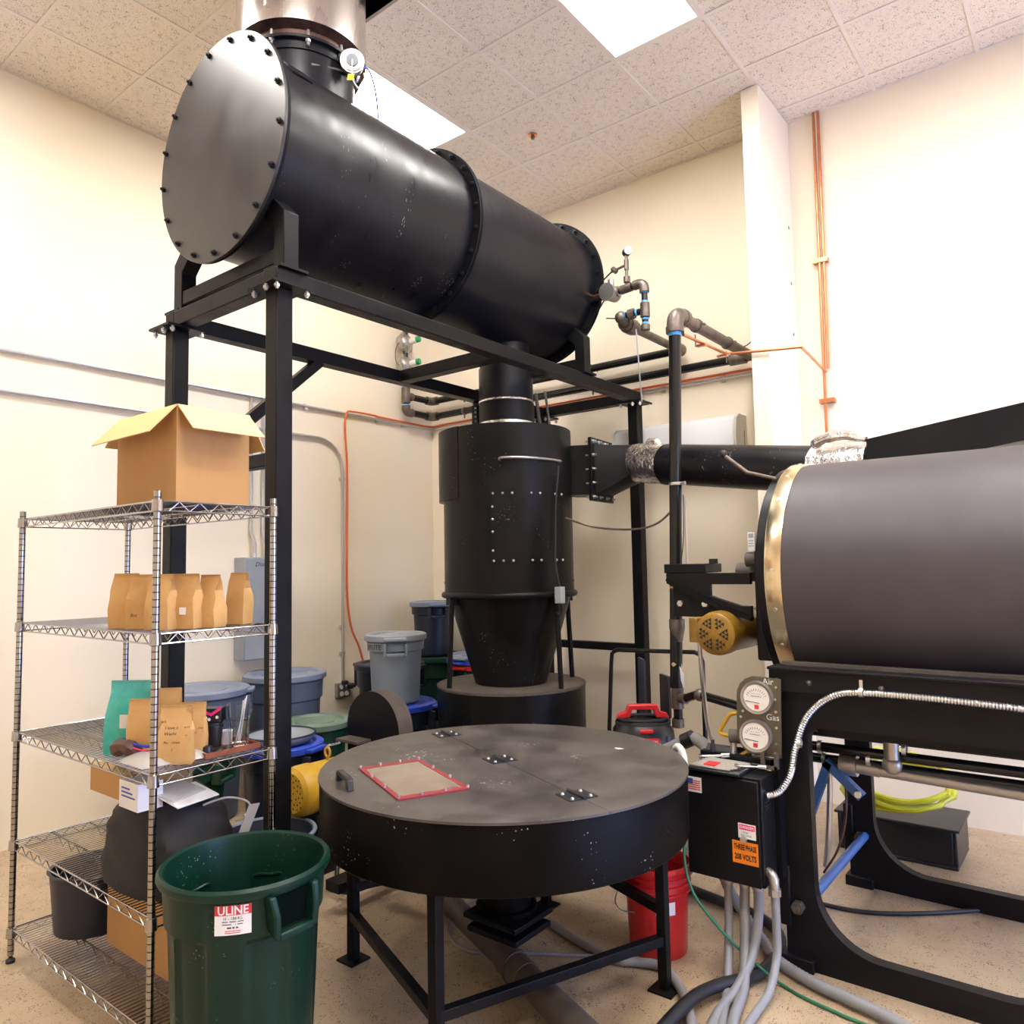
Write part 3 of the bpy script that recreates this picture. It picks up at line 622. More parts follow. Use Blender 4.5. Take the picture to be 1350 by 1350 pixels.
for y0 in (-2.24, -1.27):
    k = len(inn); V = [(x, y, z) for y in (y0, y0+.055) for ring in (inn, out) for x, z in ring]; Fc = []
    for i in range(k):
        j = (i+1) % k; Fc += [(i, j, k+j, k+i), (2*k+i, 3*k+i, 3*k+j, 2*k+j), (i, 2*k+i, 2*k+j, j), (k+i, k+j, 3*k+j, 3*k+i)]
    leg = obj('leg_frame', MB().add(V, Fc), M['black'], rr)
    # square off the outer corners the ring skips, and the wider floor pads
    for x in (4.165, 5.20): obj('foot_pad', MB().box(x, x+.13, y0-.03, y0+.085, 0, .05), M['black'], leg, bevel=.004)
    obj('leg_boss', MB().box(4.165, 4.21, y0-.015, y0+.07, .16, .40), M['black'], leg, bevel=.006)
    nb = Vector((4.24, y0, .245)); obj('tie_nut', MB().cyl(nb+Vector((0, -.03, 0)), nb, .026, n=6).cyl(nb+Vector((0, -.045, 0)), nb, .013, n=12), M['malleable'], leg)
obj('side_rail', MB().box(4.165, 5.32, -2.27, -2.18, 1.11, 1.20).box(4.165, 5.32, -2.29, -2.16, 1.20, 1.212), M['black'], rr, bevel=.003)
obj('rail_trim', MB().box(4.20, 5.32, -2.205, -2.16, 1.212, 1.225), M['dusty'], rr)
obj('side_rail', MB().box(4.165, 5.32, -1.25, -1.16, 1.11, 1.212), M['black'], rr, bevel=.003)
obj('shroud', MB().box(4.19, 5.31, -2.18, -1.25, 1.0, 1.15), M['black'], rr)
for x in (4.20, 4.33, 4.60): obj('bolt', MB().sphere((x, -2.272, 1.155), .012, 8), M['malleable'], rr)
obj('tie_rod', MB().cyl((4.26, -2.19, .25), (4.26, -1.26, .25), .021, n=16), M['blue_steel'], rr)
obj('tie_rod', MB().cyl((5.24, -2.19, .25), (5.24, -1.26, .25), .021, n=16), M['blue_steel'], rr)
vb = MB().beam((4.225, -1.95, .53), (4.305, -1.95, .77), .012, .035, (0, 1, 0)).beam((4.295, -1.95, .765), (4.42, -1.95, .655), .012, .035, (0, 1, 0))
vb = MB()
for p, q in (((4.20, -1.95, .50), (4.30, -1.95, .77)), ((4.285, -1.95, .77), (4.43, -1.95, .64))): vb.beam(p, q, .035, .04, (0, 1, 0))
obj('blue_bracket', vb, M['blue_steel'], rr); obj('bracket_bolt', MB().cyl((4.42, -1.985, .655), (4.42, -1.965, .655), .014, n=8), M['zinc'], rr)
for dz, dy, r in ((0, 0, .021), (-.055, .02, .021), (.04, .1, .016)):
    g = obj('burner_pipe', MB().cyl((4.20, -1.93+dy, .825+dz), (5.2, -1.93+dy, .825+dz), r, n=14), M['pipe'], rr)
for x, z in ((4.26, .825), (4.27, .77), (4.46, .80), (4.60, .86)): obj('hose_clamp', MB().ring((x, -1.93+(.02 if z == .77 else 0), z), .021, .028, -.008, .008, XA_, 16), M['zinc'], rr)
obj('gas_valve', MB().cyl((4.34, -1.92, .76), (4.41, -1.92, .76), .045, n=20).cyl((4.40, -1.92, .76), (4.50, -1.92, .755), .03, n=16).cyl((4.50, -1.92, .755), (5.1, -1.92, .74), .026, n=16), M['alloy'], rr)
obj('gas_cock', MB().cyl((4.56, -1.98, .80), (4.56, -1.98, .92), .03, n=14).sphere((4.56, -1.98, .80), .04, 12), M['alloy'], rr)
obj('inner_shelf', MB().box(4.32, 5.18, -2.15, -1.3, .925, .955), M['black'], rr)
# gearbox bracket and motor at the drum face
br = obj('motor_bracket', MB().box(3.56, 3.78, -2.0, -1.80, 1.60, 1.645), M['black'], rr, bevel=.004)
wb = MB()
wb.prism([(3.57, -2.0, 1.60), (4.00, -2.0, 1.60), (4.00, -2.0, 1.545), (3.80, -2.0, 1.545), (3.80, -2.0, 1.49), (3.95, -2.0, 1.445), (4.0, -2.0, 1.445), (4.0, -2.0, 1.375), (3.90, -2.0, 1.40), (3.72, -2.0, 1.475), (3.57, -2.0, 1.55)], (0, .03, 0))
obj('web_plate', wb, M['black'], br, bevel=.003)
obj('web_flange', MB().beam((3.575, -2.0, 1.572), (3.73, -2.0, 1.500), .02, .02, (0, 1, 0)).beam((3.73, -2.0, 1.50), (3.86, -2.0, 1.43), .02, .02, (0, 1, 0)).beam((3.86, -2.0, 1.43), (4.0, -2.0, 1.385), .02, .02, (0, 1, 0)), M['frame'], br)
gp = obj('gear_plate', MB().prism([(3.59, -1.97, 1.385), (3.59, -1.97, 1.55), (3.72, -1.97, 1.49), (3.90, -1.97, 1.42), (3.90, -1.97, 1.385)], (0, .16, 0)), M['black'], br, bevel=.004)
for x in (3.635, 3.765): obj('bolt', MB().cyl((x, -1.99, 1.45), (x, -1.97, 1.45), .016, n=6).cyl((x, -1.995, 1.45), (x, -1.97, 1.45), .009, n=10), M['zinc'], br)
obj('bracket_knob', MB().cyl((3.78, -1.9, 1.645), (3.78, -1.9, 1.668), .022, n=14), M['rubber'], br)
obj('bearing_cap', MB().cyl((3.97, -1.95, 1.66), (4.03, -1.95, 1.66), .035, n=18).cyl((3.90, -1.88, 1.60), (4.03, -1.88, 1.60), .045, n=20), M['dusty'], br)
MC = Vector((3.855, -2.10, 1.318)); dm = Vector((.06, 1, .02)).normalized()
mo = obj('drum_motor', MB().lathe([(.0, 0), (.082, 0), (.098, .012), (.103, .04), (.103, .09), (.098, .095), (.098, .36), (.0, .36)], MC, dm, 44), M['ochre'], rr)
u_, v_, _ = basis(dm)
for s_ in range(6):
    for (rr_, da) in ((.034, 0), (.050, -.2), (.050, .2), (.067, -.28), (.067, 0), (.067, .28)):
        a = s_*PI/3+da; c = MC+(u_*math.cos(a)+v_*math.sin(a))*rr_
        a2 = [c+(u_*math.cos(t)+v_*math.sin(t))*.0105 for t in (0, 2*PI/3, 4*PI/3)]
        obj('vent_hole', MB().prism([p-dm*.0012 for p in a2], dm*.002), M['ink'], mo)
obj('terminal_box', MB().cbox((3.742, -2.02, 1.33), (.045, .11, .115)), M['ochre'], mo, bevel=.004)
obj('motor_mount', MB().cyl(MC+dm*.36, MC+dm*.46, .09, n=28).box(3.86, 4.10, -1.76, -1.64, 1.24, 1.40), M['black'], rr)
obj('motor_cable', MB().tube(cat([(3.745, -2.02, 1.275), (3.735, -1.98, 1.1), (3.72, -1.90, .85), (3.73, -1.82, .68), (3.75, -1.85, .45), (3.80, -1.9, .2)]), .011, 8), M['armor'], rr)
lv = obj('damper_lever', MB().tube([(3.885, -1.97, 2.165), (3.995, -1.97, 2.072), (4.13, -1.96, 2.03)], .010, 10), M['malleable'], rr)
obj('lever_ball', MB().sphere((3.88, -1.97, 2.172), .021, 14), M['rubber'], lv)
tag(obj('remote_control', MB().box(3.985, 4.02, -1.975, -1.958, 1.697, 1.787), M['white'], bevel=.004), 'small white air conditioner remote propped on the roaster casting', 'remote')
rc = bpy.data.objects['remote_control']
obj('screen', MB().box(3.991, 4.014, -1.976, -1.9749, 1.762, 1.784), M['grey_enamel'], rc)
for i in range(3):
    for j in range(3): obj('button', MB().cbox((3.994+.0085*i, -1.9755, 1.748-.012*j), (.005, .002, .005)), M['grey_lid'], rc)
# ------------------------------------------------------------------ gauge panel
gpn = thing('gauge_panel', 'olive metal plate with two round pressure gauges marked air and gas', 'gauge', (4.14, -2.30, .84))
pp = [(4.215, .845), (4.225, 1.165), (4.115, 1.168)]+[(4.125+.090*math.cos(math.radians(a)), 1.085+.085*math.sin(math.radians(a))) for a in (105, 125, 145, 165, 180)]+[(4.030, .93)]+[(4.115+.085*math.cos(math.radians(a)), .925+.085*math.sin(math.radians(a))) for a in (185, 205, 225, 245, 262)]
obj('plate', MB().prism([(x, -2.30, z) for x, z in pp], (0, .006, 0)), M['olive'], gpn)
for (x, z, wd, wz) in ((4.126, 1.083, 'Air', 1.150), (4.115, .925, 'Gas', 1.005)):
    g = obj('gauge', MB().lathe([(.0, .0), (.056, .0), (.058, -.006), (.066, -.009), (.068, .0), (.068, .05), (.0, .05)], (x, -2.315, z), AX, 48), M['alloy'], gpn)
    obj('dial', MB().cyl((x, -2.317, z), (x, -2.314, z), .055, n=40), M['ivory'], g)
    tk_ = MB()
    for i in range(11):
        a = math.radians(150-12*i); c, s_ = math.cos(a), math.sin(a)
        tk_.beam((x+.040*c, -2.3175, z-.012+.040*s_), (x+.049*c, -2.3175, z-.012+.049*s_), .0012, .0014, (0, 1, 0))
    obj('tick_marks', tk_, M['ink'], g)
    obj('pointer', MB().beam((x+.012, -2.318, z-.022), (x-.046, -2.318, z-.016), .0016, .002, (0, 1, 0)), M['ink'], g)
    obj('logo_patch', MB().cbox((x, -2.318, z-.038), (.018, .001, .016)), M['ink_red'], g)
    lettering('MAGNEHELIC', .0075, (x, -2.319, z+.006), (1, 0, 0), (0, 0, 1), g, 'ink')
    lettering('INCHES OF WATER', .0045, (x, -2.319, z+.016), (1, 0, 0), (0, 0, 1), g, 'ink')
    lettering(wd, .036, (4.172 if wd == 'Air' else 4.186, -2.3015, wz), (1, 0, 0), (0, 0, 1), gpn, 'ivory')
for x, z in ((4.205, 1.13), (4.20, 1.08), (4.05, .995), (4.195, .90), (4.20, 1.03), (4.20, .965), (4.19, .86), (4.06, 1.02)):
    obj('screw', MB().cyl((x, -2.304, z), (x, -2.30, z), .0055, n=8), M['zinc'], gpn)
# ------------------------------------------------------------------ control box
cbx = thing('control_box', 'black steel electrical box with warning stickers fixed beside the roaster leg', 'electrical box', (4.02, -2.375, .36))
obj('housing', MB().box(3.865, 4.178, -2.44, -2.29, .362, .785), M['black'], cbx, bevel=.004)
dr = obj('door', MB().box(3.862, 4.168, -2.456, -2.441, .364, .775), M['black'], cbx, bevel=.003)
YD = -2.4565
def sticker(name, x0, x1, z0, z1, m, parent=dr, y=YD): return obj(name, MB().box(x0, x1, y-.0008, y, z0, z1), M[m], parent)
fs = sticker('flag_sticker', 3.864, 3.932, .695, .757, 'paper')
for i in range(5): sticker('stripe', 3.868, 3.926, .705+.0085*i, .709+.0085*i, 'ink_red', fs, YD-.0009)
sticker('canton', 3.868, 3.894, .728, .750, 'ink_blue', fs, YD-.0011)
ds = sticker('danger_sticker', 4.083, 4.155, .548, .606, 'paper')
sticker('danger_band', 4.087, 4.151, .582, .602, 'pink', ds, YD-.0009)
lettering('DANGER', .0145, (4.119, YD-.0022, .592), (1, 0, 0), (0, 0, 1), ds, 'paper', bold=.02)
lettering('HIGH', .0105, (4.112, YD-.0012, .571), (1, 0, 0), (0, 0, 1), ds, 'ink'); lettering('VOLTAGE', .0105, (4.115, YD-.0012, .560), (1, 0, 0), (0, 0, 1), ds, 'ink')
ps = sticker('voltage_label', 4.056, 4.162, .448, .535, 'label_or')
lettering('THREE PHASE', .029, (4.109, YD-.0014, .511), (1, 0, 0), (0, 0, 1), ps, 'ink', sx=.52, bold=.035); lettering('208 VOLTS', .031, (4.109, YD-.0014, .473), (1, 0, 0), (0, 0, 1), ps, 'ink', sx=.60, bold=.035)
obj('door_lock', MB().cyl((4.107, -2.470, .546), (4.107, -2.456, .546), .013, n=20), M['zinc'], dr)
vt = MB()
for i in range(5): vt.box(4.178, 4.180, -2.41, -2.36, .655+.014*i, .661+.014*i)
obj('side_vents', vt, M['ink'], cbx)
obj('elbow_fitting', MB().tube(cat([(4.178, -2.41, .42), (4.20, -2.42, .415), (4.21, -2.43, .39), (4.21, -2.43, .36)]), .019, 12).cyl((4.21, -2.43, .345), (4.21, -2.43, .37), .026, n=8), M['alloy'], cbx)
for x in (4.0, 4.07, 4.125): obj('conduit_fitting', MB().cyl((x, -2.38, .330), (x, -2.38, .364), .024, n=10), M['alloy'], cbx)
obj('support_bar', MB().box(3.86, 4.19, -2.30, -2.26, .80, .83).box(4.17, 4.20, -2.30, -2.20, .36, .83), M['frame'], cbx)
obj('bent_bracket', MB().box(4.10, 4.205, -2.335, -2.325, .80, .815).box(4.195, 4.205, -2.335, -2.30, .80, .865).box(4.14, 4.155, -2.335, -2.32, .81, .862), M['dusty'], cbx)
# tray of drill bits on the box
tr = thing('bit_case', 'open black case of steel drill bits lying on the control box', 'tool case', (3.99, -2.39, .786))
obj('case', MB().box(3.875, 4.10, -2.47, -2.31, .787, .800), M['plastic_b'], tr, bevel=.003)
for i in range(7):
    y = -2.455+.021*i; obj('drill_bit', MB().cyl((3.885+.004*i, y, .806), (4.06+.006*i, y, .806), .0055+.0006*i, n=8), M['zinc'], tr)
obj('lid', MB().prism([(3.868, -2.305, .80), (4.09, -2.305, .80), (4.07, -2.25, .846), (3.872, -2.25, .846)], (0, .006, .006)), M['plastic_b'], tr)
obj('red_insert', MB().cbox((3.965, -2.42, .813), (.05, .06, .004)), M['red'], tr)
for i, (a, b) in enumerate((((3.88, -2.345, .815), (3.98, -2.30, .822)), ((4.06, -2.40, .812), (4.16, -2.36, .812)))):
    w_ = thing('steel_tool', ('polished steel wrench lying at the back of the bit case', 'chrome socket driver lying beside the bit case')[i], 'tool', a)
    a, b = Vector(a), Vector(b)
    obj('shaft', MB().cyl(a, b, .006, n=10), M['chrome'], w_); obj('head', MB().cyl(a.lerp(b, .8), a.lerp(b, 1.1), .0125, n=12), M['chrome'], w_); obj('tail', MB().cyl(a-(b-a)*.05, a+(b-a)*.08, .010, n=8), M['chrome'], w_)
tag(obj('marker_bottle', MB().lathe([(.0, 0), (.012, 0), (.012, .03), (.008, .036), (.008, .05), (.0, .05)], (3.915, -2.29, .83), n=14), M['plastic_b']), 'tiny black bottle standing behind the drill bits', 'bottle')
# ================================================================== gas piping
def fitting(b, p0, p1, r): return b.cyl(p0, p1, r, n=18)
gv = thing('gas_drop_pipe', 'thick black gas pipe dropping from the wall run beside the duct', 'pipe', (3.33, -1.33, .66))
GXp, GYp = 3.345, -1.33
obj('pipe', MB().cyl((3.275, GYp, .92), (GXp, GYp, 3.08), .0365, n=24), M['pipe'], gv)
obj('elbow', MB().tube(cat([(GXp, GYp, 3.06), (GXp, GYp+.012, 3.12), (GXp, GYp+.05, 3.15), (GXp, GYp+.12, 3.155)], 4), .050, 18).cyl((GXp, GYp, 3.035), (GXp, GYp, 3.07), .055, n=24).cyl((GXp, GYp+.10, 3.155), (GXp, GYp+.135, 3.155), .055, n=24), M['malleable'], gv)
obj('thread_tape', MB().cyl((GXp-.001, GYp, 3.015), (GXp-.001, GYp, 3.037), .0385, n=20), M['tape'], gv)
obj('horizontal_pipe', MB().cyl((GXp, GYp+.12, 3.155), (GXp, -.09, 3.155), .0365, n=20), M['malleable'], gv)
for y in (-1.02, -.52):
    h = obj('pipe_clamp', MB().ring((GXp, y, 3.155), .036, .044, -.012, .012, AX, 20).box(GXp+.036, GXp+.06, y-.012, y+.012, 3.15, 3.16).cyl((GXp-.01, y, 3.10), (GXp-.01, y, 3.02), .004, n=6), M['malleable'], gv)
obj('tie_wire', MB().tube(cat([(GXp-.03, -.2, 3.20), (GXp+.02, -.2, 3.21), (GXp+.08, -.21, 3.24), (GXp+.14, -.21, 3.245)]), .004), M['pipe'], gv)
obj('reducer', MB().lathe([(.041, 1.32), (.046, 1.32), (.046, 1.27), (.036, 1.22), (.032, 1.20), (.032, 1.19)], (3.292, GYp, 0), n=20), M['malleable'], gv)
for z in (1.175, 1.10, .975): obj('thread_tape', MB().cyl((3.287, GYp, z), (3.286, GYp, z+.016), .028, n=16), M['tape'], gv)
obj('ball_valve', MB().cyl((3.286, GYp, 1.02), (3.286, GYp, 1.10), .030, n=18).cyl((3.286, GYp-.05, 1.06), (3.286, GYp, 1.06), .012, n=10), M['brass'], gv)
obj('valve_tag', MB().prism([(3.32, -1.37, 1.05), (3.345, -1.37, 1.0), (3.34, -1.37, .93), (3.325, -1.37, .97)], (0, .002, 0)), M['white'], gv)
obj('lower_pipe', MB().cyl((3.28, GYp, .70), (3.285, GYp, 1.0), .026, n=18), M['pipe'], gv)
obj('tee', MB().cyl((3.28, GYp, .80), (3.281, GYp, .92), .036, n=18).cyl((3.28, GYp, .86), (3.35, GYp-.03, .865), .030, n=16), M['malleable'], gv)
obj('end_cap', MB().cyl((3.279, GYp, .69), (3.279, GYp, .74), .035, n=16), M['malleable'], gv)
obj('branch_pipe', MB().tube([(3.34, GYp-.02, .865), (3.43, GYp-.08, .90), (3.48, GYp-.11, .91), (4.10, GYp-.35, .86)], .024, 14), M['pipe'], gv)
obj('branch_elbow', MB().sphere((3.47, GYp-.105, .908), .036, 14), M['malleable'], gv)
obj('strap_clamp', MB().ring((3.328, GYp, 2.12), .038, .05, -.008, .008, n=20).cyl((3.36, GYp-.03, 2.12), (3.40, GYp-.05, 2.12), .008, n=8), M['zinc'], gv)
obj('band', MB().cyl((3.298, GYp, 1.50), (3.298, GYp, 1.515), .040, n=20), M['copper'], gv)
obj('sense_wire', MB().tube(cat([(3.38, GYp-.04, 2.05), (3.375, GYp-.045, 1.8), (3.36, GYp-.05, 1.66), (3.375, GYp-.06, 1.58)]), .003), M['rubber'], gv)
obj('sense_tube', MB().cyl((3.370, GYp, 1.62), (3.372, GYp, 2.04), .007, n=8), M['conduit'], gv)
# wall runs from the corner
z1, z2, r1 = 3.30, 3.145, .032
wp = thing('gas_wall_pipe', 'upper of two black gas pipes running along both walls at the corner', 'pipe', (1.4, -.13, z1-.04))
yw = -.115
obj('pipe', MB().cyl((.16, yw, z1), (2.80, yw, z1), r1, n=18), M['pipe'], wp); obj('pipe', MB().cyl((.115, -.16, z1), (.115, -.44, z1), r1, n=18), M['pipe'], wp)
obj('corner_elbow', MB().tube(cat([(.19, yw, z1), (.14, -.12, z1), (.12, -.14, z1), (.115, -.19, z1)], 4), .042, 14), M['malleable'], wp)
obj('elbow', MB().sphere((2.80, yw, z1), .052, 16).cyl((2.80, yw-.09, z1), (2.80, yw, z1), .05, n=18), M['malleable'], wp)
for x in (.55, 1.98, 1.2): obj('pipe_clamp', MB().ring((x, yw, z1), .031, .038, -.01, .01, XA_, 18).cyl((x, yw, z1-.07), (x, yw, z1-.03), .008, n=8).cyl((x, yw, z1), (x, 0, z1), .006, n=6), M['malleable'], wp)
wp2 = thing('gas_wall_pipe', 'lower of two black gas pipes running along both walls at the corner', 'pipe', (1.6, -.13, z2-.04))
obj('pipe', MB().cyl((.16, yw, z2), (3.36, yw, z2), r1, n=18), M['pipe'], wp2); obj('pipe', MB().cyl((.115, -.16, z2), (.115, -.42, z2), r1, n=18), M['pipe'], wp2)
obj('corner_elbow', MB().tube(cat([(.19, yw, z2), (.14, -.12, z2), (.12, -.14, z2), (.115, -.19, z2)], 4), .042, 14), M['malleable'], wp2)
obj('union', MB().cyl((3.20, yw, z2), (3.32, yw, z2), .045, n=12), M['malleable'], wp2)
for x in (.55, 2.0): obj('pipe_clamp', MB().ring((x, yw, z2), .031, .038, -.01, .01, XA_, 18).cyl((x, yw, z2-.07), (x, yw, z2-.03), .008, n=8).cyl((x, yw, z2), (x, 0, z2), .006, n=6), M['malleable'], wp2)
rg = thing('gas_regulator_stack', 'two stacked silver gas regulators with green caps on the left wall', 'regulator', (.115, -.47, z2-.04))
rx, ry = .115, -.47
obj('riser', MB().cyl((rx, ry, z2), (rx, ry, 4.0), .026, n=16), M['pipe'], rg)
obj('tee', MB().cyl((rx, ry, z1-.07), (rx, ry, z1+.08), .042, n=18).cyl((rx, ry, z1), (rx, ry+.08, z1), .040, n=16), M['malleable'], rg)
obj('elbow', MB().tube(cat([(rx, ry, z2+.06), (rx, ry+.005, z2+.02), (rx, ry+.03, z2), (rx, ry+.08, z2)], 4), .042, 14), M['malleable'], rg)
for z in (z1+.08, z1-.10, z1-.125): obj('thread_tape', MB().cyl((rx, ry, z), (rx, ry, z+.018), .034, n=14), M['tape'], rg)
for z in (3.82, 3.60):
    b = obj('regulator', MB().lathe([(.0, -.06), (.075, -.06), (.085, -.035), (.085, -.005), (.105, -.004), (.105, .016), (.085, .017), (.07, .04), (.045, .055), (.0, .055)], (rx, ry, z), Vector((.9, .25, .12)), 30), M['alloy'], rg)
    dv = Vector((.9, .25, .12)).normalized(); c = Vector((rx, ry, z))
    obj('spring_barrel', MB().cyl(c+dv*.05, c+dv*.125, .030, n=18), M['offwhite'], b)
    obj('green_cap', MB().cyl(c+dv*.125, c+dv*.16, .030, n=12), M['green_cap'], b)
    u_, v_, _ = basis(dv)
    for k in range(8):
        q = c+(u_*math.cos(k*PI/4)+v_*math.sin(k*PI/4))*.095
        obj('bolt', MB().cyl(q-dv*.012, q+dv*.024, .007, n=6), M['zinc'], b)
obj('vent_tube', MB().tube(cat([(rx+.0, ry-.09, 3.80), (rx, ry-.13, 3.72), (rx, ry-.125, 3.62), (rx, ry-.09, 3.58)]), .004), M['malleable'], rg)
# gas train at the back of the tank
gt = thing('burner_gas_train', 'gas valve train with silver valve, gauge and taped elbows behind the tank', 'pipework', (2.8, -.85, 3.2))
y, xg = -.86, 2.95
obj('branch_pipe', MB().cyl((2.80, -.15, 3.30), (2.80, -.86, 3.30), .030, n=18), M['malleable'], gt)
obj('ball_valve', MB().cyl((2.80, -.98, 3.30), (2.80, -.82, 3.30), .048, n=10).cyl((2.80, -.94, 3.30), (2.80, -.86, 3.30), .056, n=18), M['malleable'], gt)
obj('valve_handle', MB().beam((2.80, -.92, 3.35), (2.70, -1.04, 3.345), .028, .006), M['alloy'], gt)
obj('street_elbow', MB().sphere((2.80, -1.02, 3.33), .042, 14).cyl((2.80, -1.02, 3.33), (2.80, -.97, 3.30), .036, n=14), M['malleable'], gt)
obj('nipple', MB().cyl((2.80, -1.02, 3.335), (2.97, -1.0, 3.345), .022, n=14), M['pipe'], gt)
obj('union', MB().cyl((2.86, -1.013, 3.337), (2.90, -1.01, 3.34), .038, n=8), M['malleable'], gt)
for a in (.18, .45, .66):
    p = Vector((2.80, -1.02, 3.335)).lerp(Vector((2.97, -1.0, 3.345)), a); obj('thread_tape', MB().cyl(p, p+Vector((.012, 0, 0)), .0245, n=12), M['tape'], gt)
obj('riser', MB().cyl((2.975, -1.0, 3.24), (2.975, -1.0, 3.50), .021, n=14), M['pipe'], gt)
obj('tee', MB().cyl((2.975, -1.0, 3.30), (2.975, -1.0, 3.395), .032, n=16), M['malleable'], gt)
obj('drip_cap', MB().cyl((2.975, -1.0, 3.21), (2.975, -1.0, 3.245), .031, n=10), M['malleable'], gt)
for z in (3.25, 3.28, 3.398, 3.465): obj('thread_tape', MB().cyl((2.975, -1.0, z), (2.975, -1.0, z+.013), .0235, n=12), M['tape'], gt)
obj('elbow', MB().tube(cat([(2.975, -1.0, 3.47), (2.97, -1.0, 3.515), (2.94, -1.0, 3.535), (2.90, -1.0, 3.535)], 4), .034, 14), M['malleable'], gt)
obj('feed_pipe', MB().cyl((2.40, -.985, 3.50), (2.92, -1.0, 3.535), .021, n=14), M['pipe'], gt)
obj('tee', MB().cyl((2.80, -.998, 3.528), (2.88, -1.0, 3.533), .031, n=14), M['malleable'], gt)
sv = obj('solenoid_valve', MB().cyl((2.72, -1.06, 3.52), (2.72, -.95, 3.53), .055, n=24).cyl((2.66, -.995, 3.52), (2.78, -.998, 3.527), .036, n=10).cyl((2.72, -1.0, 3.52), (2.72, -1.0, 3.62), .022, n=12), M['alloy'], gt)
obj('valve_cover', MB().cyl((2.72, -1.068, 3.519), (2.72, -1.06, 3.52), .060, n=24), M['zinc'], sv)
obj('gauge_riser', MB().cyl((2.845, -1.0, 3.53), (2.845, -1.0, 3.76), .011, n=10).cyl((2.845, -1.0, 3.57), (2.845, -1.0, 3.61), .024, n=8).cyl((2.845, -1.0, 3.66), (2.845, -1.0, 3.73), .017, n=8).cyl((2.845, -1.0, 3.695), (2.72, -.99, 3.68), .009, n=8).cyl((2.76, -.995, 3.67), (2.73, -.99, 3.70), .018, n=8), M['malleable'], gt)
gg = obj('pressure_gauge', MB().cyl((2.835, -.985, 3.785), (2.865, -1.01, 3.785), .029, n=24), M['rubber'], gt)
obj('gauge_glass', MB().cyl((2.865, -1.01, 3.785), (2.872, -1.016, 3.785), .026, n=24), M['ivory'], gg)
for pth in ([(2.72, -.99, 3.68), (2.62, -.96, 3.64), (2.5, -.9, 3.58)], [(2.68, -1.03, 3.48), (2.6, -.98, 3.44), (2.5, -.92, 3.42)]): obj('lead', MB().tube(cat(pth), .005), M['rubber'], gt)
obj('copper_pilot', MB().cyl((2.50, -.97, 3.545), (2.62, -.98, 3.55), .008, n=8), M['copper'], gt)
tag(obj('hanger_rod', MB().cyl((2.86, -.92, 3.26), (2.78, -.72, 2.80), .005, n=8), M['zinc']), 'thin bright rod hanging from the gas valve behind the frame corner', 'rod')
# copper lines
cv = thing('copper_riser', 'pair of copper tubes clipped vertically up the right wall', 'pipe', (3.85, -.03, 2.3))
for dx, z0 in ((-.016, 2.3), (.016, 2.98)): obj('tube', MB().cyl((3.85+dx, -.032, z0), (3.865+dx, -.032, ZC-.01), .010, n=10), M['copper'], cv)
for z in (3.74, 2.74): obj('pipe_clip', MB().box(3.80, 3.90, -.05, -.0, z, z+.03), M['copper'], cv)
tag(obj('copper_line', MB().tube([(3.85, -.04, 2.96), (3.87, -.63, 3.0), (3.41, -.63, 3.045), (3.385, -.66, 3.045), (3.375, -1.28, 3.03)], .0095, 10), M['copper']), 'bent copper tube crossing the pilaster to the black gas pipe', 'pipe')
for y, lb in ((-1.02, 'small copper clip on the copper tube near the gas pipe elbow'), (-.70, 'small copper clip on the copper tube near the pilaster')): tag(obj('copper_tube_clip', MB().box(3.345, 3.405, y-.015, y+.015, 3.015, 3.027), M['copper']), lb, 'clip', 'copper tube clips')
# conduit and cords on the walls
zc = 3.045
ec = thing('wall_conduit', 'thin grey conduit running round both walls below the gas pipes', 'conduit', (1.5, -.02, zc-.02))
obj('tube', MB().tube([(.02, -4.3, zc), (.02, -.06, zc), (.035, -.035, zc), (.06, -.02, zc), (3.54, -.02, zc)], .0125, 10), M['conduit'], ec)
for p in ((.02, -1.55), (.02, -.75), (.02, -.42), (.8, -.02), (2.6, -.02), (3.1, -.02)):
    obj('strap', MB().cbox((p[0] if p[0] > .1 else .012, p[1] if p[0] < .1 else -.012, zc-.005), (.03, .03, .05)), M['zinc'], ec)
oc = thing('orange_extension_cord', 'orange extension cord draped along conduit and down to the wall outlet', 'cord', (.04, -1.1, .6))
obj('cord', MB().tube(cat([(.055, -1.04, .63), (.06, -.98, .65), (.06, -.94, .72), (.05, -1.0, .95), (.045, -1.09, 1.15), (.042, -1.13, 1.5), (.042, -1.125, 2.2), (.045, -1.13, 2.6), (.045, -1.15, 2.9), (.045, -1.13, 3.045), (.045, -1.05, 3.068), (.045, -.8, 3.07), (.045, -.75, 3.065), (.045, -.3, 3.06), (.06, -.06, 3.062), (.3, -.045, 3.065), (1.5, -.045, 3.07), (3.2, -.045, 3.07), (3.53, -.045, 3.07)], 5), .0095, 8), M['orange'], oc)
obj('plug', MB().cyl((.03, -1.09, .635), (.062, -1.05, .632), .018, n=12), M['rubber'], oc)
dc = thing('conduit_drop', 'grey conduit bending down the left wall to the outlet', 'conduit', (.02, -1.16, .66))
obj('tube', MB().tube([(.02, -4.3, 2.79), (.02, -1.42, 2.79)]+[(.02, -1.42+.26*math.sin(math.radians(a)), 2.53+.26*math.cos(math.radians(a))) for a in range(15, 91, 15)]+[(.02, -1.16, .66)], .0125, 10), M['conduit'], dc)
for z in (2.45, 1.15, .92): obj('strap', MB().cbox((.012, -1.16, z), (.03, .05, .025)), M['zinc'], dc)
ol = thing('wall_outlet', 'grey double outlet box with plugs low on the left wall', 'outlet', (.02, -1.15, .55))
obj('box', MB().box(0, .045, -1.235, -1.10, .545, .665), M['alloy'], ol, bevel=.003)
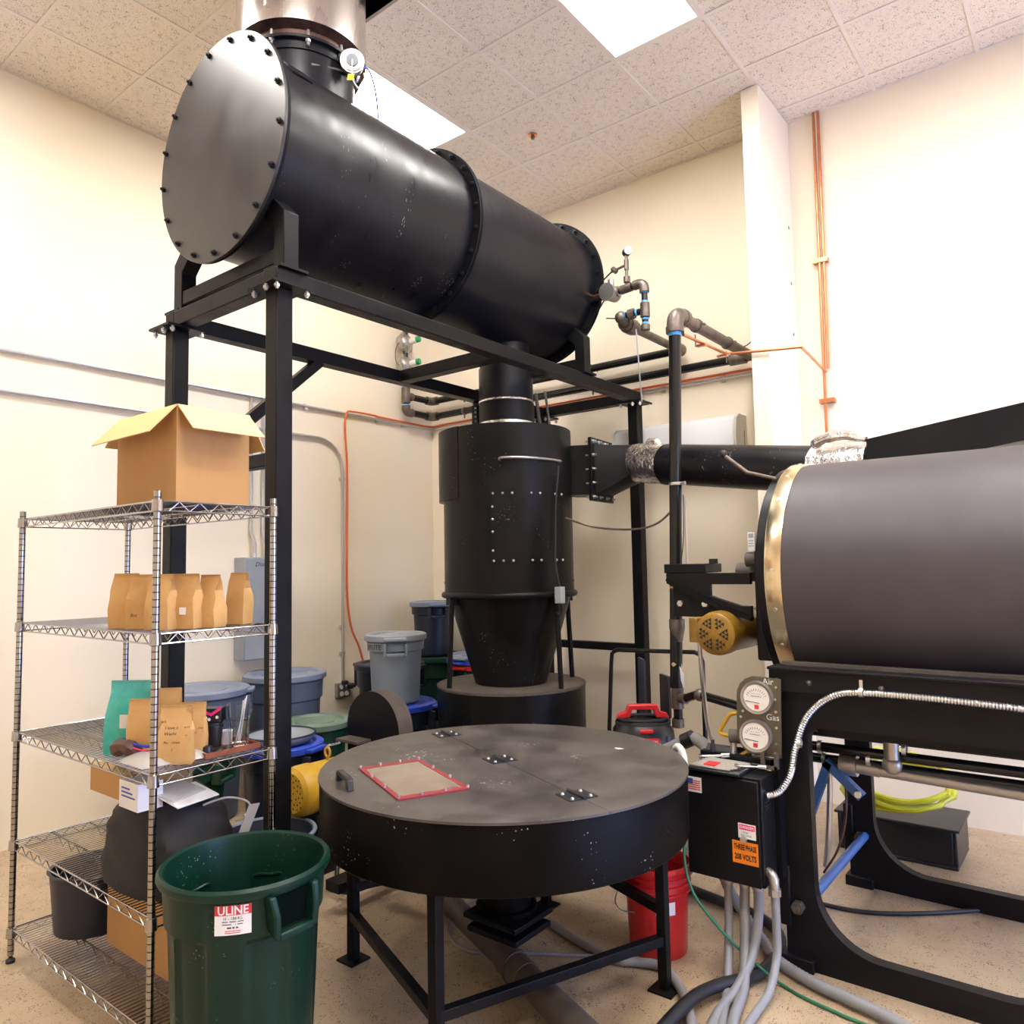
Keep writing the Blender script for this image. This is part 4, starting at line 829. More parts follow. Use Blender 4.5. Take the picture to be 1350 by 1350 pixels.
for y, z in ((-1.195, .635), (-1.14, .635), (-1.195, .575), (-1.14, .575)): obj('socket', MB().cyl((.044, y, z), (.049, y, z), .022, n=14), M['white'], ol)
for y, z in ((-1.18, .672), (-1.12, .63)): obj('plug', MB().cbox((.07, y, z), (.05, .04, .035)), M['rubber'], ol, bevel=.005)
dbx = thing('disconnect_box', 'grey wall-mounted disconnect box with handwriting above the cans', 'electrical box', (.07, -2.05, .97))
obj('housing', MB().box(0, .14, -2.20, -1.86, .97, 1.755), M['grey_enamel'], dbx, bevel=.004)
obj('door', MB().box(.14, .15, -2.195, -1.865, .975, 1.75), M['grey_enamel'], dbx, bevel=.003)
lettering('Disconnect', .05, (.152, -2.0, 1.70), (0, 1, 0), (0, 0, 1), dbx, 'ink', .3); lettering('C', .06, (.152, -2.0, 1.645), (0, 1, 0), (0, 0, 1), dbx, 'ink', .3)
for y in (-2.06, -1.955):
    obj('conduit', MB().tube([(.06, y, 1.75), (.06, y, 1.86), (.02, y-.01, 1.95), (.02, y-.01, 3.03)], .014, 10), M['conduit'], dbx); obj('hub', MB().cyl((.06, y, 1.755), (.06, y, 1.79), .02, n=12), M['zinc'], dbx)
# air conditioner
ac = thing('wall_air_conditioner', 'long white split air conditioner on the right wall behind the duct', 'air conditioner', (2.75, -.12, 2.44))
pf = [(0, 2.45), (-.16, 2.44), (-.205, 2.48), (-.215, 2.58), (-.19, 2.70), (-.14, 2.735), (0, 2.735)]
obj('body', MB().prism([(2.24, y, z) for y, z in pf], (1.0, 0, 0)), M['white'], ac, bevel=.01)
for x in (2.22, 3.24): obj('end_cap', MB().prism([(x, y*1.01, 2.59+(z-2.59)*1.01) for y, z in pf], (.02, 0, 0)), M['offwhite'], ac, bevel=.004)
obj('air_slot', MB().box(2.28, 3.2, -.195, -.08, 2.435, 2.445), M['grey_lid'], ac)
obj('side_slot', MB().box(3.259, 3.262, -.06, -.045, 2.50, 2.62), M['grey_lid'], ac)
# ================================================================== trash cans
def can(name, r, h, bm, label, loc, rz=0, lid=None, group='round plastic cans', handles=True, open_=False, rimm=None, rb=.80, cat_='trash can'):
    t = thing(name, label, cat_, loc, rz, group)
    rt_, rb_ = r*.93, r*rb
    prof = [(0, .0), (rb_-.01, 0), (rb_, .01), (rt_-.012, h*.80), (rt_+.004, h*.815), (rt_+.008, h-.03), (r-.008, h-.028), (r, h-.018), (r, h-.006), (r-.006, h), (r-.016, h-.004), (rt_-.002, h-.02), (rt_-.02, h*.8), (rb_-.008, .02), (0, .016)]
    obj('body', MB().lathe(prof, n=56), bm, t, w=False)
    if handles:
        for s_ in (-1, 1):
            hh = h*.86
            hb = MB().box(rt_-.01, rt_+.045, -.085, -.065, hh-.05, h-.025).box(rt_-.01, rt_+.045, .065, .085, hh-.05, h-.025).box(rt_+.022, rt_+.045, -.065, .065, hh-.052, hh-.028)
            o = obj('handle', hb, bm, t, w=False, bevel=.006); o.rotation_euler = (0, 0, 0 if s_ > 0 else PI)
    if lid:
        R = r+.012; pl_ = [(0, h+.026), (r*.55, h+.024), (r*.58, h+.014), (r*.80, h+.014), (r*.86, h+.03), (R-.012, h+.03), (R, h+.022), (R, h-.012), (R-.006, h-.012), (R-.006, h+.003), (0, h+.003)]
        l = obj('lid', MB().lathe(pl_, n=56), lid, t, w=False)
        for s_ in (-1, 1):
            tb = obj('lid_tab', MB().box(R-.02, R+.03, -.08, .08, h-.008, h+.016), lid, l, w=False, bevel=.006); tb.rotation_euler = (0, 0, 0 if s_ > 0 else PI)
    return t
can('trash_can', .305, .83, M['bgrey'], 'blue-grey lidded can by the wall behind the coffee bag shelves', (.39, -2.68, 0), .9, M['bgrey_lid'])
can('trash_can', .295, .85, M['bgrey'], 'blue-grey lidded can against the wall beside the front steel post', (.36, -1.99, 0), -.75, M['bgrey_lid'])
uc = can('trash_can', .236, .575, M['dgreen'], 'low dark green can with faded green lid and red label', (.89, -2.11, 0), 1.2, M['green_lid'])
can('trash_can', .248, .555, M['navy'], 'black can with bright blue lid under a grey dish', (1.2, -2.60, 0), .3, M['blue'])
dish = thing('grey_dish', 'shallow round grey dish resting on a blue can lid', 'dish', (1.2, -2.60, .586))
obj('dish', MB().lathe([(0, 0), (.17, 0), (.205, .03), (.21, .05), (.203, .05), (.195, .032), (.165, .008), (0, .008)], n=48), M['grey_lid'], dish, w=False)
obj('rolled_edge', MB().tube([(.206*math.cos(a), .206*math.sin(a), .05) for a in [2*PI*i/40 for i in range(40)]], .006, 8, True), M['navy'], dish, w=False)
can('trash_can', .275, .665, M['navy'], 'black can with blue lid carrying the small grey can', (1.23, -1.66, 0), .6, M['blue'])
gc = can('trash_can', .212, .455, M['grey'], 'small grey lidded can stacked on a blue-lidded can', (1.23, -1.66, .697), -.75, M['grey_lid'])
can('trash_can', .305, .82, M['dgreen'], 'dark green can in the room corner under a navy can', (.36, -.37, 0), .8, M['dgreen'])
can('trash_can', .205, .46, M['navy'], 'navy blue lidded can stacked high in the room corner', (.40, -.42, .852), -.6, M['bgrey_lid'])
can('trash_can', .30, .80, M['dgreen'], 'dark green can topped with red, blue and grey lids', (1.02, -.42, 0), 1.5, M['red'])
for i, (m_, lb) in enumerate((('blue', 'bright blue can lid lying on a red lid'), ('bgrey_lid', 'blue-grey can lid on top of a pile of lids'))):
    z = .832+.035*i; o = thing('can_lid', lb, 'lid', (1.0-.01*i, -.43, z), 1.5+.1*i, 'loose can lids')
    R = .315-.02*i
    obj('disc', MB().lathe([(0, .028), (R*.55, .026), (R*.58, .016), (R*.8, .016), (R*.86, .032), (R-.012, .032), (R, .024), (R, 0), (R-.006, 0), (R-.006, .01), (0, .01)], n=56), M[m_], o, w=False)
    for s_ in (0, PI): tb = obj('lid_tab', MB().box(R-.02, R+.03, -.08, .08, .004, .022), M[m_], o, w=False, bevel=.006); tb.rotation_euler = (0, 0, s_)
can('trash_can', .28, .84, M['navy'], 'black can by the outlet, mostly hidden behind the small grey can', (.55, -1.10, 0), .2, M['navy'])
kc = can('trash_can', .275, .62, M['dgreen'], 'dark green can behind the wire shelves with a bag over its rim', (1.13, -3.22, 0), .5)
can('trash_can', .24, .31, M['navy'], 'short open tub with blue-grey rim behind the front steel post', (1.84, -3.12, 0), .2, None, handles=False)
obj('rim', MB().tube([(.236*math.cos(a), .236*math.sin(a), .306) for a in [2*PI*i/48 for i in range(48)]], .011, 8, True), M['bgrey_lid'], bpy.data.objects[[o.name for o in bpy.data.objects if o.get('label', '').startswith('short open tub')][0]], w=False)
# sticker and lettering wrapped on a can
def wrap(parent, r, z, a):                # maps flat x,y to the can's side
    return lambda p: Vector((r*math.cos(a+p.x/r), r*math.sin(a+p.x/r), z+p.y))
def curved(name, x0, x1, y0, y1, fn, m_, parent, k=10):
    V = [fn(Vector((x0+(x1-x0)*i/k, y, 0))) for i in range(k+1) for y in (y0, y1)]
    return obj(name, MB().add(V, [(2*i, 2*i+2, 2*i+3, 2*i+1) for i in range(k)]), M[m_], parent, w=False)
def uline(parent, r, z, a, s_=1.0):
    f0 = wrap(parent, r, z, a); f1 = wrap(parent, r+.0008, z, a); f2 = wrap(parent, r+.0016, z, a)
    st_ = curved('sticker', -.052*s_, .052*s_, -.042*s_, .042*s_, f0, 'paper', parent)
    curved('red_band', -.052*s_, .052*s_, .014*s_, .042*s_, f1, 'ink_red', st_)
    lettering('ULINE', .034*s_, None, None, None, st_, 'paper', w=False, bold=.025, fn=lambda p: f2(Vector((p.x*.95, p.y+.027*s_, 0))))
    lettering('H - 1864G', .0125*s_, None, None, None, st_, 'ink', w=False, fn=lambda p: f1(Vector((p.x, p.y+.005*s_, 0))))
    for yy, hh, segs in ((-.0040, .0022, ((-.030, -.014), (-.009, .009), (.014, .030))), (-.0115, .0022, ((-.030, -.004), (.006, .008), (.013, .028))), (-.021, .0042, ((-.016, -.004), (-.001, .005), (.009, .015)))):
        for x0, x1 in segs: curved('fine_print', x0*s_, x1*s_, (yy-hh/2)*s_, (yy+hh/2)*s_, f1, 'ink', st_, 4)
    for yy in (-.030, -.0355): curved('fine_print', -.022*s_, .022*s_, (yy-.001)*s_, (yy+.001)*s_, f1, 'ink_red', st_)
uline(uc, .2235, .505, math.atan2(-5.44+2.11, 5.31-.89)-1.2+.60, 1.1)
lettering('BRUTE', .05, None, None, None, gc, 'ink', w=False, fn=(lambda f: lambda p: f(p))(wrap(gc, .2085, .40, math.atan2(-5.44+1.66, 5.31-1.23)+.75-.85)))
# the big open green can in front
fg = thing('trash_can', 'big open dark green can standing in front of the wire shelves', 'trash can', (3.05, -4.01, 0), 0, 'round plastic cans')
r, h = .262, .715; ca = math.atan2(-5.44+4.01, 5.31-3.05)
n = 96; V = []; Fc = []
rows = [(.0, 0), (.20, .0), (.205, .012), (.222, .30), (.232, .545), (.243, .565), (.249, h-.035), (.262, h-.03), (.268, h-.018), (.267, h-.006), (.258, h+.003), (.247, h-.003), (.242, h-.02), (.234, .60), (.226, .54), (.218, .30), (.196, .03), (0, .022)]
for rr_, z in rows:
    for i in range(n):
        a = 2*PI*i/n; k = 0
        ph = ((a-ca)/(2*PI)*6+.22) % 1
        if .012 < z < .56 and .15 < rr_: k = .011 if .25 < ph < .75 else 0
        V.append(((rr_-k)*math.cos(a), (rr_-k)*math.sin(a), z))
for j in range(len(rows)-1):
    for i in range(n): Fc.append((j*n+i, j*n+(i+1) % n, (j+1)*n+(i+1) % n, (j+1)*n+i))
obj('body', MB().add(V, Fc), M['green'], fg, w=False)
for da in (.55, .55+PI):
    a = ca+da
    hb = MB()
    for s_ in (-1, 1):
        hb.prism([(.238, s_*.075-.012, h-.03), (.272, s_*.075-.012, h-.03), (.288, s_*.068-.012, h-.085), (.282, s_*.064-.012, h-.155), (.238, s_*.06-.012, h-.14)], (0, .024, 0))
    hb.box(.262, .286, -.06, .06, h-.158, h-.135)
    o = obj('handle', hb, M['green'], fg, w=False, bevel=.006); o.rotation_euler = (0, 0, a)
    rc_ = obj('recess_shade_panel', MB().box(.2485, .251, -.058, .058, h-.135, h-.04), M['void'], fg, w=False); rc_.rotation_euler = (0, 0, a)  # flat dark panel, shade of the handle recess put into its colour
for z_, rad_, span in ((.575, .2325, .5), (.53, .2245, .34)):
    for da in (PI-.35, PI+.75, PI+1.7):
        f = lambda t: ((rad_-.001)*math.cos(ca+da+t), (rad_-.001)*math.sin(ca+da+t), z_)
        obj('moulded_rib', MB().tube(cat([(f(-span/2)[0], f(-span/2)[1], z_-.06), f(-span/2+.03), f(0), f(span/2-.03), (f(span/2)[0], f(span/2)[1], z_-.02)], 4), .006, 6), M['green'], fg, w=False)
uline(fg, .2515, .632, ca-.14, 1.0)
# ================================================================== wire shelving
SX0, SX1, SY0, SY1 = 1.53, 2.75, -4.17, -3.71
def groove_mat():
    m_ = M['chrome'].copy(); m_.name = 'grooved_chrome'; nt = m_.node_tree; N, L = nt.nodes, nt.links
    wv = N.new('ShaderNodeTexWave'); wv.wave_type = 'BANDS'; wv.bands_direction = 'Z'; wv.inputs['Scale'].default_value = 12.5
    tc = [n_ for n_ in N if n_.type == 'TEX_COORD'][0]; L.new(tc.outputs['Object'], wv.inputs['Vector'])
    mr = N.new('ShaderNodeMapRange'); mr.inputs[1].default_value = .02; mr.inputs[2].default_value = .10; L.new(wv.outputs['Fac'], mr.inputs[0])
    mx = N.new('ShaderNodeMix'); mx.data_type = 'RGBA'; mx.inputs[6].default_value = (.05, .045, .04, 1); mx.inputs[7].default_value = (.40, .385, .37, 1)
    L.new(mr.outputs[0], mx.inputs[0]); L.new(mx.outputs[2], N['Principled BSDF'].inputs['Base Color']); return m_
M['post'] = groove_mat()
su = thing('wire_shelving', 'chrome wire shelving rack holding coffee bags and a cardboard box', 'shelf', (2.14, -3.94, 0))
LV = (1.898, 1.44, .967, .504, .14)
for x in (SX0, SX1):
    for y in (SY0, SY1):
        p = obj('post', MB().cyl((x, y, .03), (x, y, 1.925), .0127, n=18).lathe([(.0127, 1.925), (.013, 1.932), (0, 1.936)], (x, y, 0), n=18), M['post'], su)
        obj('foot', MB().lathe([(.0, 0), (.018, 0), (.018, .012), (.008, .02), (.008, .03)], (x, y, 0), n=14), M['rubber'], p)
for z in LV:
    b = MB(); r_ = .0032
    for zz in (z, z-.034):
        for y in (SY0, SY1): b.cyl((SX0, y, zz), (SX1, y, zz), r_, n=6, caps=False)
        for x in (SX0, SX1): b.cyl((x, SY0, zz), (x, SY1, zz), r_, n=6, caps=False)
    def zig(p0, p1, n_):
        p0, p1 = Vector(p0), Vector(p1); P = [p0.lerp(p1, i/(2*n_))+Vector((0, 0, 0 if i % 2 else -.034)) for i in range(2*n_+1)]; b.tube(P, .0025, 5)
    for y in (SY0, SY1): zig((SX0+.05, y, z), (SX1-.05, y, z), 13)
    for x in (SX0, SX1): zig((x, SY0+.04, z), (x, SY1-.04, z), 5)
    for y in (SY0+.15, SY0+.31): b.cyl((SX0, y, z-.006), (SX1, y, z-.006), r_, n=6, caps=False); zig((SX0+.03, y, z-.006), (SX1-.03, y, z-.006), 13)
    x = SX0+.02
    while x < SX1-.01: b.cyl((x, SY0, z+.002), (x, SY1, z+.002), .0021, n=5, caps=False); x += .0235
    sh = obj('shelf', b, M['chrome'], su)
    for x in (SX0, SX1):
        for y in (SY0, SY1): obj('corner_collar', MB().lathe([(.013, z+.006), (.018, z+.004), (.020, z-.036), (.013, z-.04)], (x, y, 0), n=16), M['chrome'], sh)
# ------------------------------------------------------------------ top shelf: open carton
ZS = [z+.0045 for z in LV]
bx = thing('cardboard_box', 'open brown cardboard box with flaps folded out on top shelf', 'box', (2.50, -3.94, ZS[0]))
x0, x1, y0, y1, z0, z1_ = 2.26, 2.72, -4.09, -3.80, ZS[0], 2.255; t = .004
wl = MB().box(x0, x1, y0, y0+t, z0, z1_).box(x0, x1, y1-t, y1, z0, z1_).box(x0, x0+t, y0+t, y1-t, z0, z1_).box(x1-t, x1, y0+t, y1-t, z0, z1_).box(x0+t, x1-t, y0+t, y1-t, z0, z0+t)
obj('carton', wl, M['card'], bx)
def flap(a, b, out, L, drop):
    a, b, o_ = Vector(a), Vector(b), Vector(out).normalized()
    v = (o_*math.cos(drop)-Vector((0, 0, math.sin(drop))))*L; nrm = (b-a).cross(v).normalized()*t
    obj('flap', MB().prism([a, b, b+v, a+v], nrm), M['card_in'], bx)
flap((x1, y0+.002, z1_), (x1, y1-.002, z1_), (1, 0, 0), .15, math.radians(42))
flap((x0+.002, y0, z1_), (x1-.002, y0, z1_), (0, -1, 0), .15, math.radians(48))
flap((x0+.002, y1, z1_), (x1-.002, y1, z1_), (0, 1, 0), .15, math.radians(62))
flap((x0, y0+.002, z1_), (x0, y1-.002, z1_), (-1, 0, 0), .15, math.radians(40))
# ------------------------------------------------------------------ kraft coffee bags
def bag(wd, dp, hh, name='coffee_bag', material='kraft', lines=(), label='', loc=(0, 0, 0), rz=0, group=None, lean=0, pinch=.62, seed=1):
    rnd = random.Random(seed); t_ = thing(name, label, 'bag', loc, rz, group); V = []; k = 8
    secs = [(0, 1, 1, 0), (.08, 1.03, 1.05, 0), (.35, 1.02, 1.08, .03), (.55, 1.0, .92, .10), (.70, .95, .66, .42), (.84, .97, .30, .62), (.96, 1.0, .06, .55), (1, 1.0, .05, .5)]
    secs = [(z, a, b, g) for z, a, b, g in secs]
    for z, a, b, g in secs:
        W, D = wd/2*a, dp/2*b; yo = -lean*max(0, z-.5)*hh; j = lambda: rnd.uniform(-.0035, .0035)*(1 if 0 < z < .95 else 0)
        ring = [(-W, -D), (-W*.33, -D*1.04), (W*.33, -D*1.04), (W, -D), (W*(1-g), 0), (W, D), (W*.33, D*1.04), (-W*.33, D*1.04), (-W, D), (-W*(1-g), 0)]
        V += [(px+j(), py+yo+j(), z*hh) for px, py in ring]
    k = 10; Fc = [(i*k+j, i*k+(j+1) % k, (i+1)*k+(j+1) % k, (i+1)*k+j) for i in range(len(secs)-1) for j in range(k)]+[tuple(range(k-1, -1, -1)), tuple(range((len(secs)-1)*k, len(secs)*k))]
    bo = obj('pouch', MB().add(V, Fc), M[material], t_, w=False, ang=24)
    obj('fold_seam', MB().box(-wd*.47, wd*.47, -.0045-lean*.49*hh, .0045-lean*.49*hh, hh*.985, hh*1.0), M[material], t_, w=False)
    for s_, sz, x, z in lines:
        yz = lambda zz: -dp/2*1.10-.0008 if zz < .5*hh else -dp/2*(1.08+(.05-1.08)*min(1, (zz/hh-.38)/.55))-.003-lean*max(0, zz/hh-.5)*hh
        lettering(s_, sz, None, None, None, bo, 'ink', .25, 'LEFT', False, 'handwriting', lambda p, x=x, z=z: Vector((x+p.x, yz(z+p.y)-.002, z+p.y)))
    return t_
gb = 'kraft coffee bags on the shelves'
zs = ZS[1]
bag(.075, .07, .20, label='kraft coffee bag marked 43 standing apart on second shelf', loc=(2.62, -3.775, zs), rz=.45, group=gb, lines=(('43', .022, -.012, .12),), seed=2)
bag(.085, .065, .195, label='kraft coffee bag at the end of the bag row facing the lone bag', loc=(2.67, -3.925, zs), rz=.35, group=gb, seed=3)
lbag = bag(.085, .065, .20, label='kraft coffee bag with a pale square label low on it', loc=(2.645, -3.995, zs), rz=.42, group=gb, seed=4)
bag(.095, .065, .20, label='kraft coffee bag with scribbled number beside the chrome post', loc=(2.60, -4.075, zs), rz=.5, group=gb, lines=(('13', .02, -.02, .05),), seed=5)
bag(.11, .065, .20, label='kraft coffee bag with two scribbled words in the second shelf row', loc=(2.48, -4.08, zs), rz=.5, group=gb, lines=(('Boz', .018, -.03, .05),), seed=6)
bag(.10, .065, .205, label='kraft coffee bag behind the others on second shelf', loc=(2.38, -4.10, zs), rz=.55, group=gb, seed=7)
bag(.10, .065, .20, label='kraft coffee bag deep on second shelf', loc=(2.53, -3.97, zs), rz=.5, group=gb, seed=8)
obj('pale_label', MB().box(-.012, .016, -.0385, -.0372, .052, .078), M['white'], lbag, w=False)
z3 = ZS[2]
bag(.11, .045, .205, label='upright kraft bag with four lines of black handwriting', loc=(2.665, -4.045, z3), rz=.80, group=gb, lines=(('I love the not', .0155, -.036, .128), ('Washed ridge', .0155, -.038, .108), ('Pic - 1mm', .0135, -.038, .078), ('x 705', .0135, -.038, .052), ('ark', .0135, -.050, .150)), seed=11)
bag(.105, .06, .195, label='kraft bag half hidden behind the handwritten bag', loc=(2.60, -3.955, z3), rz=.80, group=gb, lines=(('the', .015, .022, .125), ('a Line', .015, .012, .105), ('w/', .015, .012, .09)), seed=12)
bag(.105, .06, .245, label='tallest kraft bag standing at the back of the third shelf', loc=(2.505, -4.0, z3), rz=.75, group=gb, seed=13)
bag(.11, .06, .215, label='kraft bag beside the teal bag behind the chrome post', loc=(2.49, -4.075, z3), rz=.75, group=gb, lines=(('Peru', .018, -.04, .15),), seed=14)
tbag = bag(.17, .09, .27, name='teal_bag', material='teal', label='crumpled teal plastic bag on the third shelf', loc=(2.36, -4.06, z3), rz=.6, seed=15)
obj('white_sticker', MB().box(-.02, .02, -.052, -.0505, .10, .15), M['paper'], tbag, w=False)
# zip bag of pale beans
zb = thing('zip_bag', 'clear zip bag of pale raw beans on the third shelf edge', 'bag', (2.62, -4.07, z3))
V = []; n, k = 20, 10
for i in range(n+1):
    for j in range(k+1):
        u, v = i/n*2-1, j/k*2-1; hgt = .045*max(0, (1-u*u)*(1-v*v))**.6
        V.append((2.58+.10*v*.9+.015*u, -4.045+.115*u, z3+.001+hgt))
V2 = [(p[0], p[1], z3) for p in V]; N_ = len(V)
Fc = [(i*(k+1)+j, i*(k+1)+j+1, (i+1)*(k+1)+j+1, (i+1)*(k+1)+j) for i in range(n) for j in range(k)]
obj('beans', MB().add(V, Fc), M['cream_beans'], zb)
obj('film', MB().add([(2.58+(p[0]-2.58)*1.1, -4.045+(p[1]+4.045)*1.06, p[2]+.004) for p in V], Fc), M['film'], zb)
obj('zip_strip', MB().tube(cat([(2.45, -4.13, z3+.075), (2.52, -4.12, z3+.06), (2.60, -4.09, z3+.058), (2.67, -4.05, z3+.068)]), .005, 6), M['blue'], zb)
obj('zip_strip', MB().tube(cat([(2.45, -4.135, z3+.063), (2.53, -4.125, z3+.048), (2.60, -4.098, z3+.046), (2.672, -4.055, z3+.057)]), .0025, 6), M['pink'], zb)
tag(obj('crumpled_wrapper', MB().tube(cat([(2.40, -4.14, z3+.03), (2.46, -4.13, z3+.05), (2.50, -4.11, z3+.03), (2.46, -4.1, z3+.02)], 4), [.02, .03, .033, .03, .024, .03, .034, .03, .028, .03, .03, .025, .02], 7), M['rust'], ang=10), 'crumpled brown wrapper beside the zip bag', 'wrapper')
# wooden tray with things on it
tr = thing('wooden_tray', 'orange-brown wooden tray holding a glass and black cup', 'tray', (2.60, -3.825, z3))
tx0, tx1, ty0, ty1 = 2.50, 2.70, -3.955, -3.73
obj('tray_base', MB().box(tx0, tx1, ty0, ty1, z3, z3+.006), M['wood'], tr)
for a in ((tx1-.006, tx1, ty0, ty1), (tx0, tx0+.006, ty0, ty1), (tx0+.006, tx1-.006, ty0, ty0+.006), (tx0+.006, tx1-.006, ty1-.006, ty1)): obj('tray_edge', MB().box(*a, z3+.006, z3+.018), M['wood'], tr)
zt = z3+.0062
gl = thing('drinking_glass', 'tall faceted clear glass of stir sticks on the wooden tray', 'glass', (2.64, -3.785, zt))
obj('tumbler', MB().lathe([(0, 0), (.033, 0), (.035, .006), (.038, .10), (.041, .105), (.046, .162), (.0435, .162), (.0385, .106), (.0355, .10), (.032, .014), (0, .012)], n=10), M['glass'], gl, w=False, ang=15)
for i, (a, lx, ly) in enumerate(((.2, .020, .006), (1.0, .014, .018), (2.0, .026, .014), (3.3, .018, .022))):
    st_ = thing('stir_stick', 'pale wooden stir stick leaning in the glass', 'stick', (2.64, -3.785, zt+.0145), 0, 'stir sticks in the glass')
    obj('stick', MB().beam((.012*math.cos(a+2.6), .012*math.sin(a+2.6), 0), (lx, ly, .160+.005*i), .004, .0025), M['paper'], st_, w=False)
cu = thing('coffee_cup', 'black paper cup with black lid on the wooden tray', 'cup', (2.565, -3.845, zt))
obj('cup', MB().lathe([(0, 0), (.026, 0), (.033, .078), (.031, .078), (0, .07)], n=28), M['plastic_b'], cu, w=False)
obj('lid', MB().lathe([(.033, .076), (.0365, .076), (.0365, .084), (.033, .086), (.033, .093), (.030, .096), (0, .094)], n=28), M['plastic_b'], cu, w=False)
pk = thing('printed_carton', 'small black carton with pink stripe resting on the black cup lid', 'carton', (2.565, -3.845, zt+.0962), .7)
obj('carton', MB().box(-.036, .036, -.03, .03, 0, .052), M['plastic_b'], pk, w=False, bevel=.002)
obj('pink_stripe', MB().prism([(-.0365, -.0308, .040), (.0, -.0308, .024), (.0365, -.0308, .048), (.0365, -.0308, .062), (.0, -.0308, .036), (-.0365, -.0308, .050)], (0, .001, 0)), M['pink'], pk, w=False)
for x, z in ((-.02, .018), (-.008, .012), (.022, .02)): obj('print_dot', MB().lathe([(0, 0), (.006, 0), (.006, .001), (0, .001)], (x, -.0312, z), AX, 12), M['white'], pk, w=False)
tag(obj('white_mug', MB().lathe([(0, 0), (.024, 0), (.027, .05), (.025, .05), (.022, .004), (0, .004)], (2.555, -3.79, zt), n=24), M['white']), 'small white cup behind the glass on the tray', 'cup')
for i, (p, rz) in enumerate((((2.665, -3.885), .3), ((2.655, -3.845), 1.2), ((2.66, -3.925), 2.2))):
    ky = thing('key_fob', ('black key fob with brass key on the tray', 'flat black key fob in the middle of the tray', 'rounded black key fob at the tray end')[i], 'key', (p[0], p[1], zt), rz, 'keys on the tray')
    obj('fob', MB().lathe([(0, 0), (.016, 0), (.02, .006), (.016, .014 if i < 2 else .03), (0, .016 if i < 2 else .034)], n=16), M['plastic_b'], ky, w=False)
    obj('blade', MB().box(.012, .045, -.004, .004, .002, .005), M['brass'] if i == 0 else M['zinc'], ky, w=False)
# ------------------------------------------------------------------ lower shelves
z4 = ZS[3]
sb = thing('canvas_bag', 'slumped black canvas bag with grey strap on the fourth shelf', 'bag', (2.45, -3.93, z4))
V = []; n, k = 14, 10
for i in range(n+1):
    for j in range(2*k):
        a = 2*PI*j/(2*k); u = i/n; r0 = (1-.12*math.sin(5*a+i)*.3)
        sx = .27*r0*(1-.35*u*u); sy = .19*r0*(1-.25*u*u)
        V.append((2.44+sx*math.copysign(abs(math.cos(a))**.6, math.cos(a))+.012*math.sin(7*u+a*3), -3.95+sy*math.copysign(abs(math.sin(a))**.6, math.sin(a)), z4+.30*u+.02*math.sin(a*2+u*3)*(u)))
m2 = 2*k
obj('sack', MB().add(V, [(i*m2+j, i*m2+(j+1) % m2, (i+1)*m2+(j+1) % m2, (i+1)*m2+j) for i in range(n) for j in range(m2)]+[tuple(range(n*m2, (n+1)*m2)), tuple(range(m2-1, -1, -1))]), M['brownbag'], sb)
obj('strap', MB().prism([(2.735, -3.80, z4+.27), (2.735, -3.755, z4+.265), (2.74, -3.86, z4+.06), (2.74, -3.90, z4+.06)], (.003, 0, 0)), M['strap'], sb)
obj('cord_loop', MB().tube(cat([(2.66, -3.94, z4+.29), (2.68, -3.86, z4+.30), (2.715, -3.80, z4+.28), (2.73, -3.79, z4+.25), (2.735, -3.82, z4+.235)]), .004), M['strap'], sb)
for i, (c, s_, r_) in enumerate((((2.62, -3.98, z4+.33), (.13, .18, .004), .2), ((2.59, -4.0, z4+.345), (.12, .16, .003), .35))):
    tag(obj('paper_sheet', MB().cbox((0, 0, 0), s_).xf(Matrix.Translation(c) @ Matrix.Rotation(r_, 4, 'Z') @ Matrix.Rotation(.25, 4, 'Y')), M['paper'] if i == 0 else M['film']), ('loose white sheet lying on the black canvas bag', 'clear plastic sleeve lying on the white sheet')[i], 'paper')
sm = thing('small_carton', 'small brown cardboard box behind the canvas bag', 'box', (2.28, -3.98, z4+.32))
obj('carton', MB().box(2.15, 2.44, -4.12, -3.86, z4+.305, z4+.40), M['card'], sm); obj('lid_flap', MB().box(2.15, 2.44, -4.12, -3.86, z4+.4005, z4+.404), M['card_in'], sm)
pc = thing('pale_carton', 'pale printed carton with blue lettering under the third shelf', 'box', (2.56, -4.12, z4+.33))
obj('carton', MB().box(2.46, 2.60, -4.15, -4.06, z4+.305, z4+.40), M['white'], pc)
for i in range(3): obj('blue_print', MB().box(2.48, 2.58-.02*i, -4.1515, -4.15, z4+.345+.014*i, z4+.350+.014*i), M['ink_blue'], pc)
z5 = ZS[4]
lb_ = thing('storage_carton', 'brown carton standing on the bottom wire shelf', 'box', (2.3, -3.9, z5))
obj('carton', MB().box(2.0, 2.62, -3.98, -3.72, z5, z5+.26), M['card'], lb_); obj('tape', MB().box(1.999, 2.621, -3.87, -3.83, z5+.2595, z5+.261), M['card_in'], lb_)
jr = thing('storage_bin', 'dark plastic bin on the bottom wire shelf', 'bin', (1.9, -4.0, z5))
obj('bin', MB().lathe([(0, 0), (.15, 0), (.17, .24), (.18, .25), (.165, .25), (.145, .01), (0, .01)], (1.78, -3.94, z5), n=32), M['navy'], jr)
# tag and bag on the hidden can
tag(obj('price_tag', MB().box(-.018, .018, -.001, .001, -.035, .035).xf(Matrix.Translation((1.365, -3.40, .58)) @ Matrix.Rotation(.75, 4, 'Z')), M['paper']), 'small white tag hanging on the dark green can', 'tag')
tag(obj('liner_bag', MB().tube(cat([(1.30, -3.42, .60), (1.37, -3.40, .64), (1.42, -3.33, .62), (1.44, -3.26, .58)], 4), [.02, .03, .035, .03, .028, .03, .03, .028, .026, .024, .02, .018, .012], 7), M['dgreen'], ang=15), 'bunched green liner bag over the can rim', 'bag')
